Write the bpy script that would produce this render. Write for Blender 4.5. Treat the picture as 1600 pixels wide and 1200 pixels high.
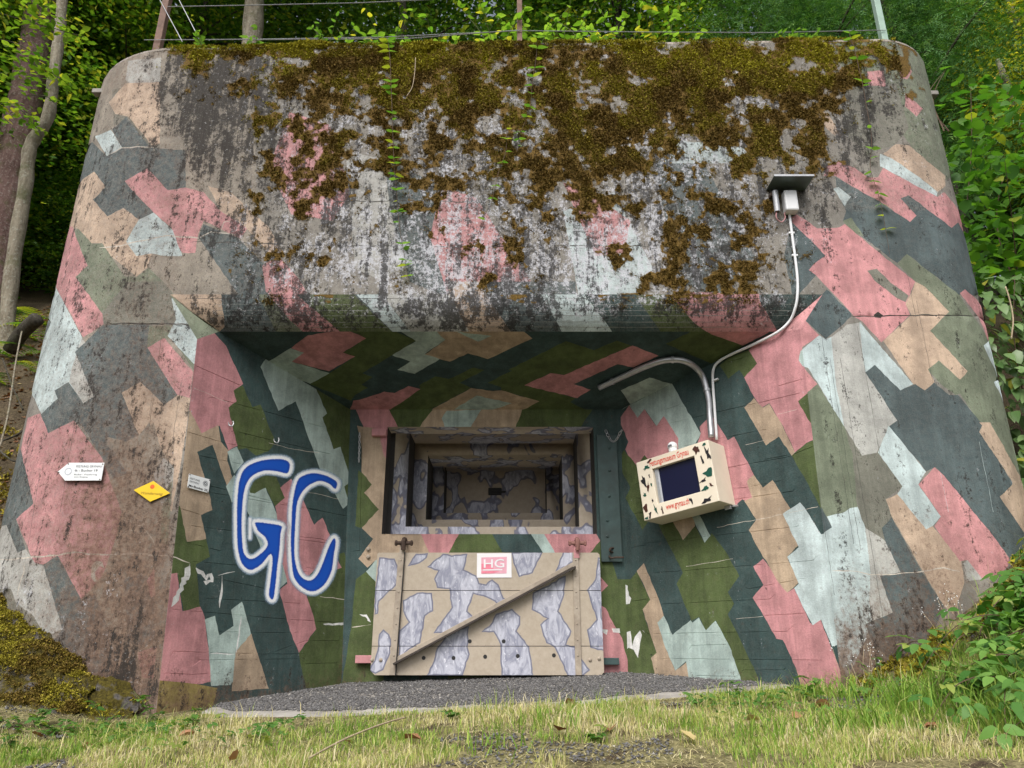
import bpy, math, random
import numpy as np
from mathutils import Vector, Matrix
from mathutils.geometry import delaunay_2d_cdt

for o in list(bpy.data.objects):
    bpy.data.objects.remove(o)
SC = bpy.context.scene
COL = SC.collection
R = math.radians
rng = np.random.default_rng(11)
random.seed(5)

# ------------------------------------------------------------------ camera, sky, sun, exposure
PITCH = R(19.6)
FPX = 1164.0                                   # focal length in photo pixels (1600 wide)
cam = bpy.data.cameras.new('camera')
cam.sensor_width = 36.0
cam.lens = FPX / 1600 * 36
cam.clip_start = 0.05
cam.clip_end = 400
camo = bpy.data.objects.new('camera', cam)
COL.objects.link(camo)
camo.location = (0, 0, 0)                      # eye height is the zero level of the scene
camo.rotation_euler = (R(90) + PITCH, 0, 0)
SC.camera = camo

SUN_EL, SUN_AZ = R(50), R(197)                 # azimuth clockwise from +Y
world = bpy.data.worlds.new('World')
SC.world = world
world.use_nodes = True
wt = world.node_tree
wt.nodes.clear()
sky = wt.nodes.new('ShaderNodeTexSky')
sky.sky_type = 'NISHITA'
sky.sun_disc = False
sky.sun_elevation = SUN_EL
sky.sun_rotation = SUN_AZ
sky.air_density = 1.0
sky.dust_density = 4.0
sky.ozone_density = 1.0
hs = wt.nodes.new('ShaderNodeHueSaturation')   # a bright overcast sky: little blue left in it
hs.inputs['Saturation'].default_value = 0.45
bg = wt.nodes.new('ShaderNodeBackground')
bg.inputs['Strength'].default_value = 0.085
wo = wt.nodes.new('ShaderNodeOutputWorld')
wt.links.new(sky.outputs[0], hs.inputs['Color'])
wt.links.new(hs.outputs[0], bg.inputs['Color'])
wt.links.new(bg.outputs[0], wo.inputs['Surface'])

sl = bpy.data.lights.new('sun', 'SUN')
sl.energy = 1.5
sl.angle = R(38)
sl.color = (1.0, 0.97, 0.94)
so = bpy.data.objects.new('sun', sl)
COL.objects.link(so)
sd = Vector((math.sin(SUN_AZ) * math.cos(SUN_EL), math.cos(SUN_AZ) * math.cos(SUN_EL), math.sin(SUN_EL)))
so.rotation_euler = sd.to_track_quat('Z', 'Y').to_euler()
so.location = (0, 0, 30)

SC.view_settings.view_transform = 'Standard'
SC.view_settings.look = 'None'
SC.view_settings.gamma = 1.0
SC.view_settings.use_curve_mapping = False
SC.view_settings.exposure = 0.95
SC.cycles.max_bounces = 8
SC.cycles.transparent_max_bounces = 16

# ------------------------------------------------------------------ helpers
CP, SP = math.cos(PITCH), math.sin(PITCH)

def ray(x, y):
    xc = (x - 800) / FPX
    yc = (600 - y) / FPX
    return Vector((xc, CP - yc * SP, SP + yc * CP))

def at(x, y, Y):
    r = ray(x, y)
    return r * (Y / r.y)

def project(P):
    P = np.asarray(P)
    d = P[:, 1] * CP + P[:, 2] * SP
    u = -P[:, 1] * SP + P[:, 2] * CP
    d = np.maximum(d, 1e-3)
    return 800 + FPX * P[:, 0] / d, 600 - FPX * u / d

def hit(x, y, O, n):
    r = ray(x, y)
    return r * (O.dot(n) / r.dot(n))

def sstep(a, b, x):
    t = np.clip((x - a) / (b - a), 0, 1)
    return t * t * (3 - 2 * t)

def hash2(ix, iy, seed):
    h = (ix.astype(np.int64) * 374761393 + iy.astype(np.int64) * 668265263 + seed * 1442695041) & 0xffffffff
    h = ((h ^ (h >> 13)) * 1274126177) & 0xffffffff
    h = h ^ (h >> 16)
    return (h & 0xffff) / 65535.0

def vnoise(x, y, seed=0):
    x = np.asarray(x, float); y = np.asarray(y, float)
    ix = np.floor(x); iy = np.floor(y)
    fx = x - ix; fy = y - iy
    fx = fx * fx * (3 - 2 * fx); fy = fy * fy * (3 - 2 * fy)
    a = hash2(ix, iy, seed); b = hash2(ix + 1, iy, seed)
    c = hash2(ix, iy + 1, seed); d = hash2(ix + 1, iy + 1, seed)
    return (a * (1 - fx) + b * fx) * (1 - fy) + (c * (1 - fx) + d * fx) * fy

def fbm(x, y, oct=4, seed=0, gain=0.55):
    s = 0; a = 0.5; t = 0
    for k in range(oct):
        s = s + a * vnoise(x * 2 ** k + 17.3 * k, y * 2 ** k - 9.1 * k, seed + k)
        t += a; a *= gain
    return s / t

def mesh_np(name, V, F):
    """V (n,3), F (m,k) arrays of one polygon size"""
    V = np.asarray(V, np.float32); F = np.asarray(F, np.int32)
    me = bpy.data.meshes.new(name)
    m, k = F.shape
    me.vertices.add(len(V)); me.vertices.foreach_set('co', V.ravel())
    me.loops.add(m * k); me.loops.foreach_set('vertex_index', F.ravel())
    me.polygons.add(m)
    me.polygons.foreach_set('loop_start', np.arange(0, m * k, k, dtype=np.int32))
    me.update(calc_edges=True)
    return me

def set_smooth(me, s=True):
    me.polygons.foreach_set('use_smooth', np.full(len(me.polygons), s))

def attr(me, name, vals, dom='POINT', typ='FLOAT'):
    a = me.attributes.new(name, typ, dom)
    vals = np.asarray(vals, np.float32)
    a.data.foreach_set('value' if typ == 'FLOAT' else 'color', vals.ravel())

def link(name, me, mat=None, parent=None):
    o = bpy.data.objects.new(name, me)
    COL.objects.link(o)
    if mat is not None and me is not None and len(me.materials) == 0:
        me.materials.append(mat)
    if parent is not None:
        o.parent = parent
        o.matrix_parent_inverse = Matrix.Translation(-WLOC.get(parent.name, Vector((0, 0, 0))))
    return o

WLOC = {}                                      # where each thing's Empty stands
def tag(o, label=None, cat=None, group=None, kind=None):
    if label: o['label'] = label
    if cat: o['category'] = cat
    if group: o['group'] = group
    if kind: o['kind'] = kind
    return o

def thing(name, label, cat, loc=(0, 0, 0), group=None):
    o = bpy.data.objects.new(name, None)
    COL.objects.link(o)
    o.location = loc
    o.empty_display_size = 0.1
    WLOC[o.name] = Vector(loc)
    return tag(o, label, cat, group)

class MB:
    """collects shapes, builds them as one mesh object"""
    def __init__(s, off=(0, 0, 0)):
        s.v = []; s.f = []; s.o = Vector(off)
    def quad_strip(s, rings, close=True, caps=True):
        b = len(s.v); k = len(rings[0])
        for r in rings:
            s.v += [Vector(p) - s.o for p in r]
        for i in range(len(rings) - 1):
            for j in range(k if close else k - 1):
                a = b + i * k + j; c = b + i * k + (j + 1) % k
                s.f.append((a, c, c + k, a + k))
        if caps and close:
            s.f.append(tuple(b + j for j in reversed(range(k))))
            e = b + (len(rings) - 1) * k
            s.f.append(tuple(e + j for j in range(k)))
        return s
    def box(s, c, ax, h):
        c = Vector(c); a = [Vector(q) * k for q, k in zip(ax, h)]
        r = []
        for sz in (-1, 1):
            r.append([c + a[2] * sz + a[0] * x + a[1] * y for x, y in ((-1, -1), (1, -1), (1, 1), (-1, 1))])
        return s.quad_strip(r)
    def abox(s, x0, x1, y0, y1, z0, z1):
        return s.box(((x0 + x1) / 2, (y0 + y1) / 2, (z0 + z1) / 2), ((1, 0, 0), (0, 1, 0), (0, 0, 1)),
                     ((x1 - x0) / 2, (y1 - y0) / 2, (z1 - z0) / 2))
    def tube(s, pts, rad, n=8, caps=True):
        pts = [Vector(p) for p in pts]
        if not hasattr(rad, '__len__'): rad = [rad] * len(pts)
        rings = []; up = None
        for i, p in enumerate(pts):
            t = (pts[min(i + 1, len(pts) - 1)] - pts[max(i - 1, 0)]).normalized()
            if up is None:
                up = t.orthogonal().normalized()
            up = (up - t * up.dot(t)).normalized()
            w = t.cross(up)
            rings.append([p + (up * math.cos(2 * math.pi * j / n) + w * math.sin(2 * math.pi * j / n)) * rad[i] for j in range(n)])
        return s.quad_strip(rings, True, caps)
    def prism(s, poly, nrm, d):
        """poly: list of points of a flat outline; extruded back by d against nrm"""
        nrm = Vector(nrm)
        top = [Vector(p) for p in poly]; bot = [p - nrm * d for p in top]
        return s.quad_strip([bot, top])
    def lathe(s, c, axis, prof, n=12):
        axis = Vector(axis).normalized(); u = axis.orthogonal().normalized(); w = axis.cross(u); c = Vector(c)
        return s.quad_strip([[c + axis * h + (u * math.cos(2 * math.pi * j / n) + w * math.sin(2 * math.pi * j / n)) * max(r, 1e-4)
                              for j in range(n)] for r, h in prof])
    def build(s, name, mat, parent=None, bevel=0, smooth=False):
        me = bpy.data.meshes.new(name)
        me.from_pydata([tuple(v) for v in s.v], [], s.f)
        me.update()
        if smooth: set_smooth(me)
        o = link(name, me, mat, parent)
        if bevel:
            m = o.modifiers.new('bevel', 'BEVEL'); m.width = bevel; m.segments = 2; m.limit_method = 'ANGLE'
        return o

def catmull(P, n=8, closed=False):
    P = [Vector(p) for p in P]; out = []
    m = len(P)
    for i in range(m if closed else m - 1):
        if closed:
            a, b, c, d = P[i - 1], P[i], P[(i + 1) % m], P[(i + 2) % m]
        else:
            a, b, c, d = P[max(i - 1, 0)], P[i], P[i + 1], P[min(i + 2, m - 1)]
        for k in range(n):
            t = k / n
            out.append(0.5 * ((2 * b) + (c - a) * t + (2 * a - 5 * b + 4 * c - d) * t * t + (3 * b - a - 3 * c + d) * t ** 3))
    if not closed: out.append(P[-1])
    return out

# ------------------------------------------------------------------ node helper
class NT:
    def __init__(s, name):
        s.m = bpy.data.materials.new(name); s.m.use_nodes = True
        s.t = s.m.node_tree; s.t.nodes.clear()
        s.out = s.t.nodes.new('ShaderNodeOutputMaterial')
    def n(s, typ, **kw):
        q = s.t.nodes.new('ShaderNode' + typ)
        for k, v in kw.items(): setattr(q, k, v)
        return q
    def put(s, sock, v):
        if isinstance(v, bpy.types.NodeSocket): s.t.links.new(v, sock)
        elif isinstance(v, (tuple, list)) and len(v) == 3 and sock.type == 'RGBA': sock.default_value = (*v, 1)
        else: sock.default_value = v
    def math(s, op, a, b=0.0, clamp=False):
        q = s.n('Math', operation=op, use_clamp=clamp)
        s.put(q.inputs[0], a); s.put(q.inputs[1], b)
        return q.outputs[0]
    def mr(s, x, a, b, c=0.0, d=1.0):
        q = s.n('MapRange'); s.put(q.inputs[0], x)
        for i, v in enumerate((a, b, c, d)): s.put(q.inputs[i + 1], v)
        return q.outputs[0]
    def mix(s, f, a, b, mode='MIX'):
        q = s.n('Mix', data_type='RGBA', blend_type=mode)
        s.put(q.inputs[0], f); s.put(q.inputs[6], a); s.put(q.inputs[7], b)
        return q.outputs[2]
    def noise(s, vec, scale, detail=4.0, rough=0.6, dist=0.0):
        q = s.n('TexNoise')
        if vec is not None: s.put(q.inputs['Vector'], vec)
        s.put(q.inputs['Scale'], scale); s.put(q.inputs['Detail'], detail)
        s.put(q.inputs['Roughness'], rough); s.put(q.inputs['Distortion'], dist)
        return q.outputs[0]
    def pos(s): return s.n('NewGeometry').outputs['Position']
    def obj(s): return s.n('TexCoord').outputs['Object']
    def scl(s, vec, sc):
        q = s.n('Mapping'); s.put(q.inputs[0], vec); q.inputs['Scale'].default_value = sc
        return q.outputs[0]
    def at(s, name, col=False):
        q = s.n('Attribute', attribute_name=name)
        return q.outputs['Color' if col else 'Fac']
    def bsdf(s, col, rough=0.8, bump=None, dist=0.004, strength=0.6, metal=0.0, spec=0.4, **kw):
        q = s.n('BsdfPrincipled')
        s.put(q.inputs['Base Color'], col); s.put(q.inputs['Roughness'], rough)
        s.put(q.inputs['Metallic'], metal); s.put(q.inputs['Specular IOR Level'], spec)
        if bump is not None:
            b = s.n('Bump'); b.inputs['Distance'].default_value = dist; b.inputs['Strength'].default_value = strength
            s.put(b.inputs['Height'], bump); s.t.links.new(b.outputs[0], q.inputs['Normal'])
        return q
    def done(s, sh):
        s.t.links.new(sh if isinstance(sh, bpy.types.NodeSocket) else sh.outputs[0], s.out.inputs['Surface'])
        return s.m

def simple(name, col, rough=0.6, metal=0.0, var=0.15, scale=20, bump=0.0, spec=0.4, dirt=None, dirtamt=0.0):
    t = NT(name); p = t.obj()
    a = t.noise(p, scale, 5)
    c = t.mix(1.0, col, t.mix(t.mr(a, .3, .7), (1 - var,) * 3, (1 + var,) * 3), 'MULTIPLY')
    if dirt:
        c = t.mix(t.math('MULTIPLY', t.mr(t.noise(p, scale * .35, 6, .7), .45, .68), dirtamt), c, dirt)
    return t.done(t.bsdf(c, rough, a if bump else None, bump or .001, .5, metal, spec))
# ------------------------------------------------------------------ materials
def concrete_material():
    t = NT('painted_concrete'); p = t.pos()
    n1 = t.noise(p, 5.0, 6, .65)
    n2 = t.noise(p, 30.0, 6, .72)
    n3 = t.noise(p, 120.0, 4, .7)
    n4 = t.noise(p, 9.0, 9, .78)
    n5 = t.noise(t.scl(p, (1, 1, .8)), 13.0, 9, .80)
    n6 = t.noise(p, 42.0, 8, .86)
    n7 = t.noise(t.scl(p, (1, 1, .75)), 55.0, 8, .86)
    stk = t.noise(t.scl(p, (11, 11, .8)), 1.5, 6, .68)
    stf = t.noise(t.scl(p, (40, 40, 3.0)), 1.5, 5, .7)
    def nrm(x): return t.mr(x, .30, .70)
    def nrh(x): return t.mr(x, .405, .595)
    paint = t.at('paint', True)
    moss, grime, chalk, rust, wear = (t.at(k) for k in ('moss', 'grime', 'chalk', 'rust', 'wear'))
    c = t.mix(1.0, paint, t.mix(nrh(n1), (.78,) * 3, (1.14,) * 3), 'MULTIPLY')
    c = t.mix(1.0, c, t.mix(nrh(stk), (.84,) * 3, (1.10,) * 3), 'MULTIPLY')
    c = t.mix(1.0, c, t.mix(nrm(n3), (.86,) * 3, (1.12,) * 3), 'MULTIPLY')
    # rubbed, dusty paint showing the cement
    w = t.math('MULTIPLY', t.mr(t.math('ADD', t.math('MULTIPLY', n2, .7), t.math('MULTIPLY', n3, .3)), .42, .62), wear)
    c = t.mix(w, c, t.mix(.55, c, (.34, .30, .26)))
    wd = t.math('MULTIPLY', t.mr(n7, .49, .42), t.math('MULTIPLY', wear, .75))
    c = t.mix(wd, c, (.10, .088, .075))
    # rust-brown run-off
    rs = t.math('ADD', t.math('MULTIPLY', nrm(stk), .26), t.math('ADD', t.math('MULTIPLY', nrh(n5), .30), t.math('MULTIPLY', nrh(n7), .44)))
    rf = t.math('MULTIPLY', t.mr(t.math('SUBTRACT', rs, t.math('SUBTRACT', 1.0, rust)), -.22, .28), .88)
    c = t.mix(rf, c, t.mix(nrm(n2), (.058, .030, .021), (.23, .145, .10)))
    # chalky bare patches
    cn = t.math('ADD', t.math('MULTIPLY', nrh(n4), .36), t.math('ADD', t.math('MULTIPLY', nrh(n6), .40), t.math('MULTIPLY', nrh(stk), .24)))
    cf = t.mr(t.math('SUBTRACT', cn, t.math('SUBTRACT', 1.0, chalk)), 0.0, .10)
    c = t.mix(t.math('MULTIPLY', cf, .85), c, t.mix(nrm(n3), (.33, .34, .375), (.72, .72, .75)))
    # black lichen and soot
    gn = t.math('ADD', t.math('MULTIPLY', nrh(n5), .34), t.math('ADD', t.math('MULTIPLY', nrh(n7), .34), t.math('MULTIPLY', nrh(stk), .32)))
    gf = t.mr(t.math('SUBTRACT', gn, t.math('SUBTRACT', 1.0, grime)), -.02, .16)
    c = t.mix(t.math('MULTIPLY', gf, .90), c, t.mix(nrm(stf), (.007, .007, .007), (.040, .036, .032)))
    fl = t.math('MULTIPLY', t.mr(n6, .58, .62), t.mr(grime, .3, .6))
    c = t.mix(t.math('MULTIPLY', fl, .8), c, (.55, .55, .56))
    # moss film under the tufts
    mf = t.mr(t.math('ADD', t.math('MULTIPLY', moss, 1.0), t.math('ADD', t.math('MULTIPLY', t.math('SUBTRACT', n5, .5), .9), t.math('MULTIPLY', t.math('SUBTRACT', n7, .5), 1.6))), .50, .66)
    c = t.mix(mf, c, t.mix(nrm(n3), (.045, .028, .008), (.24, .145, .03)))
    # bug holes
    vo = t.n('TexVoronoi'); t.put(vo.inputs['Vector'], p); vo.inputs['Scale'].default_value = 9.0
    keep = t.mr(t.noise(p, 14.0, 2), .55, .60)
    hole = t.math('MULTIPLY', t.mr(vo.outputs['Distance'], .075, .045), keep)
    c = t.mix(t.math('MULTIPLY', hole, .75), c, (.03, .028, .025))
    h = t.math('ADD', t.math('MULTIPLY', n2, .8), t.math('MULTIPLY', n3, .5))
    h = t.math('ADD', h, t.math('MULTIPLY', mf, .8))
    h = t.math('SUBTRACT', h, t.math('MULTIPLY', hole, 1.2))
    return t.done(t.bsdf(c, .86, h, .006, .55, 0, .25))

def blotch_material(name, procedural):
    """khaki armour paint with brushed lavender grey blotches"""
    t = NT(name); p = t.obj() if procedural else t.pos()
    n2 = t.noise(p, 26.0, 5, .7)
    khaki = t.mix(t.mr(n2, .3, .7), (.385, .325, .25), (.46, .395, .315))
    if procedural:
        d = t.noise(t.scl(p, (1.0, 1.0, .75)), 5.2, 2.5, .5, .35)
        blot = t.mr(d, .535, .545); edge = t.math('MULTIPLY', t.mr(d, .515, .525), t.mr(d, .57, .555))
    else:
        blot = t.at('blotch'); edge = t.mr(t.at('blotch'), .2, .3)
        edge = t.math('MULTIPLY', edge, t.mr(t.at('blotch'), .8, .7))
        blot = t.mr(blot, .2, .3)
    sw = t.noise(t.scl(p, (1.5, 1.5, .6)), 11.0, 4, .62, 1.6)
    lav = t.mix(t.mr(sw, .38, .60), (.255, .265, .335), (.49, .50, .57))
    lav = t.mix(t.mr(t.noise(t.scl(p, (2, 2, .7)), 19.0, 4, .6, 2.2), .60, .70), lav, (.74, .74, .79))
    c = t.mix(blot, khaki, lav)
    c = t.mix(t.math('MULTIPLY', edge, .85), c, (.13, .135, .19))
    c = t.mix(t.math('MULTIPLY', t.mr(t.noise(p, 60, 5, .75), .60, .70), .5), c, (.10, .08, .06))
    return t.done(t.bsdf(c, .62, t.math('ADD', n2, sw), .0015, .5, 0, .35))

M_CONC = concrete_material()
M_SHUT = blotch_material('shutter_paint', False)
M_EMBR = blotch_material('embrasure_paint', True)

# paint colours as found on the bunker (linear albedo)
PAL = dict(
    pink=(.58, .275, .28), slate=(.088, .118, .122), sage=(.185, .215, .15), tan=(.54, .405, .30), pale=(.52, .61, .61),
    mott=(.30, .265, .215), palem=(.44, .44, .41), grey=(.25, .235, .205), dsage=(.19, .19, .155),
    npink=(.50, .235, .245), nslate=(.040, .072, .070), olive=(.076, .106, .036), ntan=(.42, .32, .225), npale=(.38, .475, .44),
    white=(.66, .66, .64), crack=(.62, .56, .48), dark=(.035, .032, .028), seam=(.06, .06, .055), ridge=(.27, .28, .26), ochre=(.27, .21, .07))

# ------------------------------------------------------------------ the bunker's surfaces
D = 4.5
CL, RL_, CRX, RR_ = -2.62, 0.85, 2.81, 0.60
Z1 = 0.4976733 * D
def ztop(X): return 4.405 + .0165 * X

def plan(u):
    u = np.asarray(u, float)
    X = u.copy(); Y = np.full_like(u, D)
    a = (u - CRX) / RR_
    m = (u > CRX) & (a <= math.pi / 2)
    X[m] = CRX + RR_ * np.sin(a[m]); Y[m] = D + RR_ * (1 - np.cos(a[m]))
    m = (u > CRX) & (a > math.pi / 2)
    X[m] = CRX + RR_; Y[m] = D + RR_ + (u[m] - CRX - RR_ * math.pi / 2)
    a = (CL - u) / RL_
    m = (u < CL) & (a <= math.pi / 2)
    X[m] = CL - RL_ * np.sin(a[m]); Y[m] = D + RL_ * (1 - np.cos(a[m]))
    m = (u < CL) & (a > math.pi / 2)
    X[m] = CL - RL_; Y[m] = D + RL_ + (CL - u[m] - RL_ * math.pi / 2)
    return X, Y

class Facade:
    def uv(s, x, y):
        r = ray(x, y); m = r.x / r.y; k = r.z / r.y
        X = m * D
        if CL <= X <= CRX: return (X, k * D)
        cx, Rr, sg = (CRX, RR_, 1) if X > 0 else (CL, RL_, -1)
        cy = D + Rr
        A = m * m + 1; B = -2 * (m * cx + cy); C = cx * cx + cy * cy - Rr * Rr
        disc = B * B - 4 * A * C
        over = 0
        if disc < 0:
            t = -B / (2 * A); over = min(1.2, math.sqrt(-disc) * 0.25)
        else:
            t = (-B - math.sqrt(disc)) / (2 * A)
        Xh, Yh = m * t, t
        th = math.atan2(abs(Xh - cx), cy - Yh)
        return (cx + sg * (Rr * th + over), k * Yh)
    def xyz(s, U):
        X, Y = plan(U[:, 0])
        return np.stack([X, Y, U[:, 1]], 1)

RR, NF, PHI = 0.27, 6, R(55)
ARC = [(D + RR * (1 - math.cos(PHI * k / NF)), Z1 - RR * math.sin(PHI * k / NF), RR * PHI * k / NF) for k in range(NF + 1)]
VLIP = ARC[-1][2]
LIP = (ARC[-1][0], ARC[-1][1])
class Brow:
    def uv(s, x, y):
        r = ray(x, y); k = r.z / r.y
        g = [z - k * Y for Y, z, v in ARC]
        if g[0] <= 0: v = -(k * D - Z1); Y = D
        else:
            v = VLIP + (g[-1]) * 1.5; Y = ARC[-1][0]
            for i in range(NF):
                if g[i] > 0 >= g[i + 1]:
                    f = g[i] / (g[i] - g[i + 1])
                    v = ARC[i][2] + f * (ARC[i + 1][2] - ARC[i][2]); Y = ARC[i][0] + f * (ARC[i + 1][0] - ARC[i][0])
                    break
        return (r.x / r.y * Y, v)
    def xyz(s, U):
        vs = [a[2] for a in ARC]
        Y = np.interp(U[:, 1], vs, [a[0] for a in ARC]); Z = np.interp(U[:, 1], vs, [a[1] for a in ARC])
        return np.stack([U[:, 0], Y, Z], 1)

class Plane:
    def __init__(s, O, a, b):
        s.O = Vector(O); s.a = Vector(a).normalized()
        b = Vector(b); s.b = (b - s.a * b.dot(s.a)).normalized()
        s.n = s.a.cross(s.b)
        if s.n.dot(s.O) > 0: s.n = -s.n          # towards the camera
    def p(s, x, y, off=0.0):
        return hit(x, y, s.O + s.n * off, s.n)
    def loc(s, P):
        d = Vector(P) - s.O; return (d.dot(s.a), d.dot(s.b))
    def uv(s, x, y): return s.loc(s.p(x, y))
    def xyz(s, U):
        return np.array(s.O)[None] + U[:, :1] * np.array(s.a)[None] + U[:, 1:2] * np.array(s.b)[None]

def subdiv(poly, step=7.0, jit=0.65, closed=True):
    out = []
    m = len(poly)
    for i in range(m if closed else m - 1):
        a = poly[i]; b = poly[(i + 1) % m]
        L = math.hypot(b[0] - a[0], b[1] - a[1]); k = max(1, int(L / step))
        for j in range(k):
            t = j / k; q = 0 if j == 0 else jit
            out.append((a[0] + (b[0] - a[0]) * t + random.uniform(-q, q), a[1] + (b[1] - a[1]) * t + random.uniform(-q, q)))
    if not closed: out.append(poly[-1])
    return out

def strip(line, w, jit=0.8, step=9):
    """a polyline of the photo turned into a thin uneven band"""
    L = subdiv(line, step, jit, False)
    up, dn = [], []
    for i, p in enumerate(L):
        a = L[max(i - 1, 0)]; b = L[min(i + 1, len(L) - 1)]
        dx, dy = b[0] - a[0], b[1] - a[1]; q = math.hypot(dx, dy) or 1
        h = w * random.uniform(.55, 1.25) / 2
        if i in (0, len(L) - 1): h = .25
        up.append((p[0] - dy / q * h, p[1] + dx / q * h)); dn.append((p[0] + dy / q * h, p[1] - dx / q * h))
    return up + dn[::-1]

def inside(pts, poly):
    x = pts[:, 0]; y = pts[:, 1]; P = np.asarray(poly)
    r = np.zeros(len(pts), bool)
    x0, y0 = P[:, 0], P[:, 1]; x1, y1 = np.roll(x0, -1), np.roll(y0, -1)
    bb = (x >= x0.min()) & (x <= x0.max()) & (y >= y0.min()) & (y <= y0.max())
    idx = np.nonzero(bb)[0]
    xs, ys = x[idx], y[idx]; q = np.zeros(len(idx), bool)
    for a, b, c, d in zip(x0, y0, x1, y1):
        if b == d: continue
        m = ((b > ys) != (d > ys)) & (xs < (c - a) * (ys - b) / (d - b) + a)
        q ^= m
    r[idx] = q
    return r

def painted(name, surf, outline, base, polys, grid, parent, mat, masks=None, grooves=(), values=None, extra=None, gdepth=.005):
    """a surface whose paint patches are cut into the mesh: outline in uv, patches in photo pixels"""
    rects = []
    V = []; E = []
    def chain(pts, closed=True):
        b = len(V); V.extend(pts)
        k = len(pts)
        for i in range(k if closed else k - 1): E.append((b + i, b + (i + 1) % k))
    chain(outline)
    O = np.asarray(outline)
    lo, hi = O.min(0) - .3, O.max(0) + .3
    uvp = []
    for col, poly in polys:
        q = [surf.uv(*p) for p in (subdiv(poly) if len(poly) < 40 else poly)]
        q = [(min(max(a, lo[0]), hi[0]), min(max(b, lo[1]), hi[1])) for a, b in q]
        uvp.append((col, q)); chain(q)
    centre = []
    for g in grooves:
        line = subdiv(g, 14, .35, False)
        for dy in (-.7, 0, .7):
            q = [surf.uv(p[0] + dy * .3, p[1] + dy) for p in line]
            q = [p for p in q if inside(np.array([p]), outline)[0]]
            if len(q) < 2: continue
            chain(q, False)
            if dy == 0: centre += q
    lo, hi = O.min(0), O.max(0)
    G = []
    for (x0, x1, y0, y1, st) in grid:
        gx, gy = np.meshgrid(np.arange(max(x0, lo[0]), min(x1, hi[0]), st), np.arange(max(y0, lo[1]), min(y1, hi[1]), st))
        g = np.stack([gx.ravel(), gy.ravel()], 1)
        g += rng.uniform(-.25, .25, g.shape) * st
        g = g[inside(g, outline)]
        for r in rects: g = g[~((g[:, 0] > r[0]) & (g[:, 0] < r[1]) & (g[:, 1] > r[2]) & (g[:, 1] < r[3]))]
        rects.append((x0, x1, y0, y1)); G.append(g)
    for g in G: V.extend(map(tuple, g))
    res = delaunay_2d_cdt([Vector(v) for v in V], E, [], 0, 1e-6)
    uv = np.array([(v.x, v.y) for v in res[0]]); F = np.array([list(f) for f in res[2]], np.int32)
    cen = uv[F].mean(1)
    k = inside(cen, outline); F = F[k]; cen = cen[k]
    used = np.unique(F); remap = -np.ones(len(uv), int); remap[used] = np.arange(len(used))
    uv = uv[used]; F = remap[F]
    colr = np.tile(np.array(PAL[base] if isinstance(base, str) else base, float), (len(F), 1))
    val = np.zeros(len(F))
    for i, (c, q) in enumerate(uvp):
        m = inside(cen, q)
        if values is not None: val[m] = values[i]
        else: colr[m] = PAL[c]
    P = surf.xyz(uv)
    A = P[F[:, 1]] - P[F[:, 0]]; B = P[F[:, 2]] - P[F[:, 0]]
    nn = np.cross(A, B); fl = (nn * P[F].mean(1)).sum(1) > 0
    F[fl] = F[fl][:, ::-1]
    px, py = project(P)
    if centre:
        C = np.asarray(centre)
        nv = np.zeros_like(P); np.add.at(nv, F.ravel(), np.repeat(np.cross(P[F[:, 1]] - P[F[:, 0]], P[F[:, 2]] - P[F[:, 0]]), 3, 0))
        nv /= np.linalg.norm(nv, axis=1, keepdims=True) + 1e-9
        key = set((round(a, 4), round(b, 4)) for a, b in C)
        for i, (a, b) in enumerate(uv):
            if (round(a, 4), round(b, 4)) in key: P[i] -= nv[i] * gdepth
    me = mesh_np(name, P, F)
    if values is None:
        ca = np.ones((len(F), 3, 4), np.float32); ca[:, :, :3] = colr[:, None]
        attr(me, 'paint', ca.reshape(-1, 4), 'CORNER', 'FLOAT_COLOR')
    else:
        attr(me, 'blotch', np.repeat(val, 3), 'CORNER', 'FLOAT')
    if masks:
        for kname, fn in masks.items(): attr(me, kname, fn(px, py, uv))
    set_smooth(me, isinstance(surf, Facade))
    return link(name, me, mat, parent)

def table(xs, rows):
    ys = sorted(rows); T = np.array([rows[y] for y in ys], float); xs = np.array(xs, float); ys = np.array(ys, float)
    def f(px, py):
        fx = np.interp(px, xs, np.arange(len(xs))); fy = np.interp(py, ys, np.arange(len(ys)))
        ix = np.minimum(fx.astype(int), len(xs) - 2); iy = np.minimum(fy.astype(int), len(ys) - 2)
        tx = fx - ix; ty = fy - iy
        return (T[iy, ix] * (1 - tx) + T[iy, ix + 1] * tx) * (1 - ty) + (T[iy + 1, ix] * (1 - tx) + T[iy + 1, ix + 1] * tx) * ty
    return f

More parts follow.
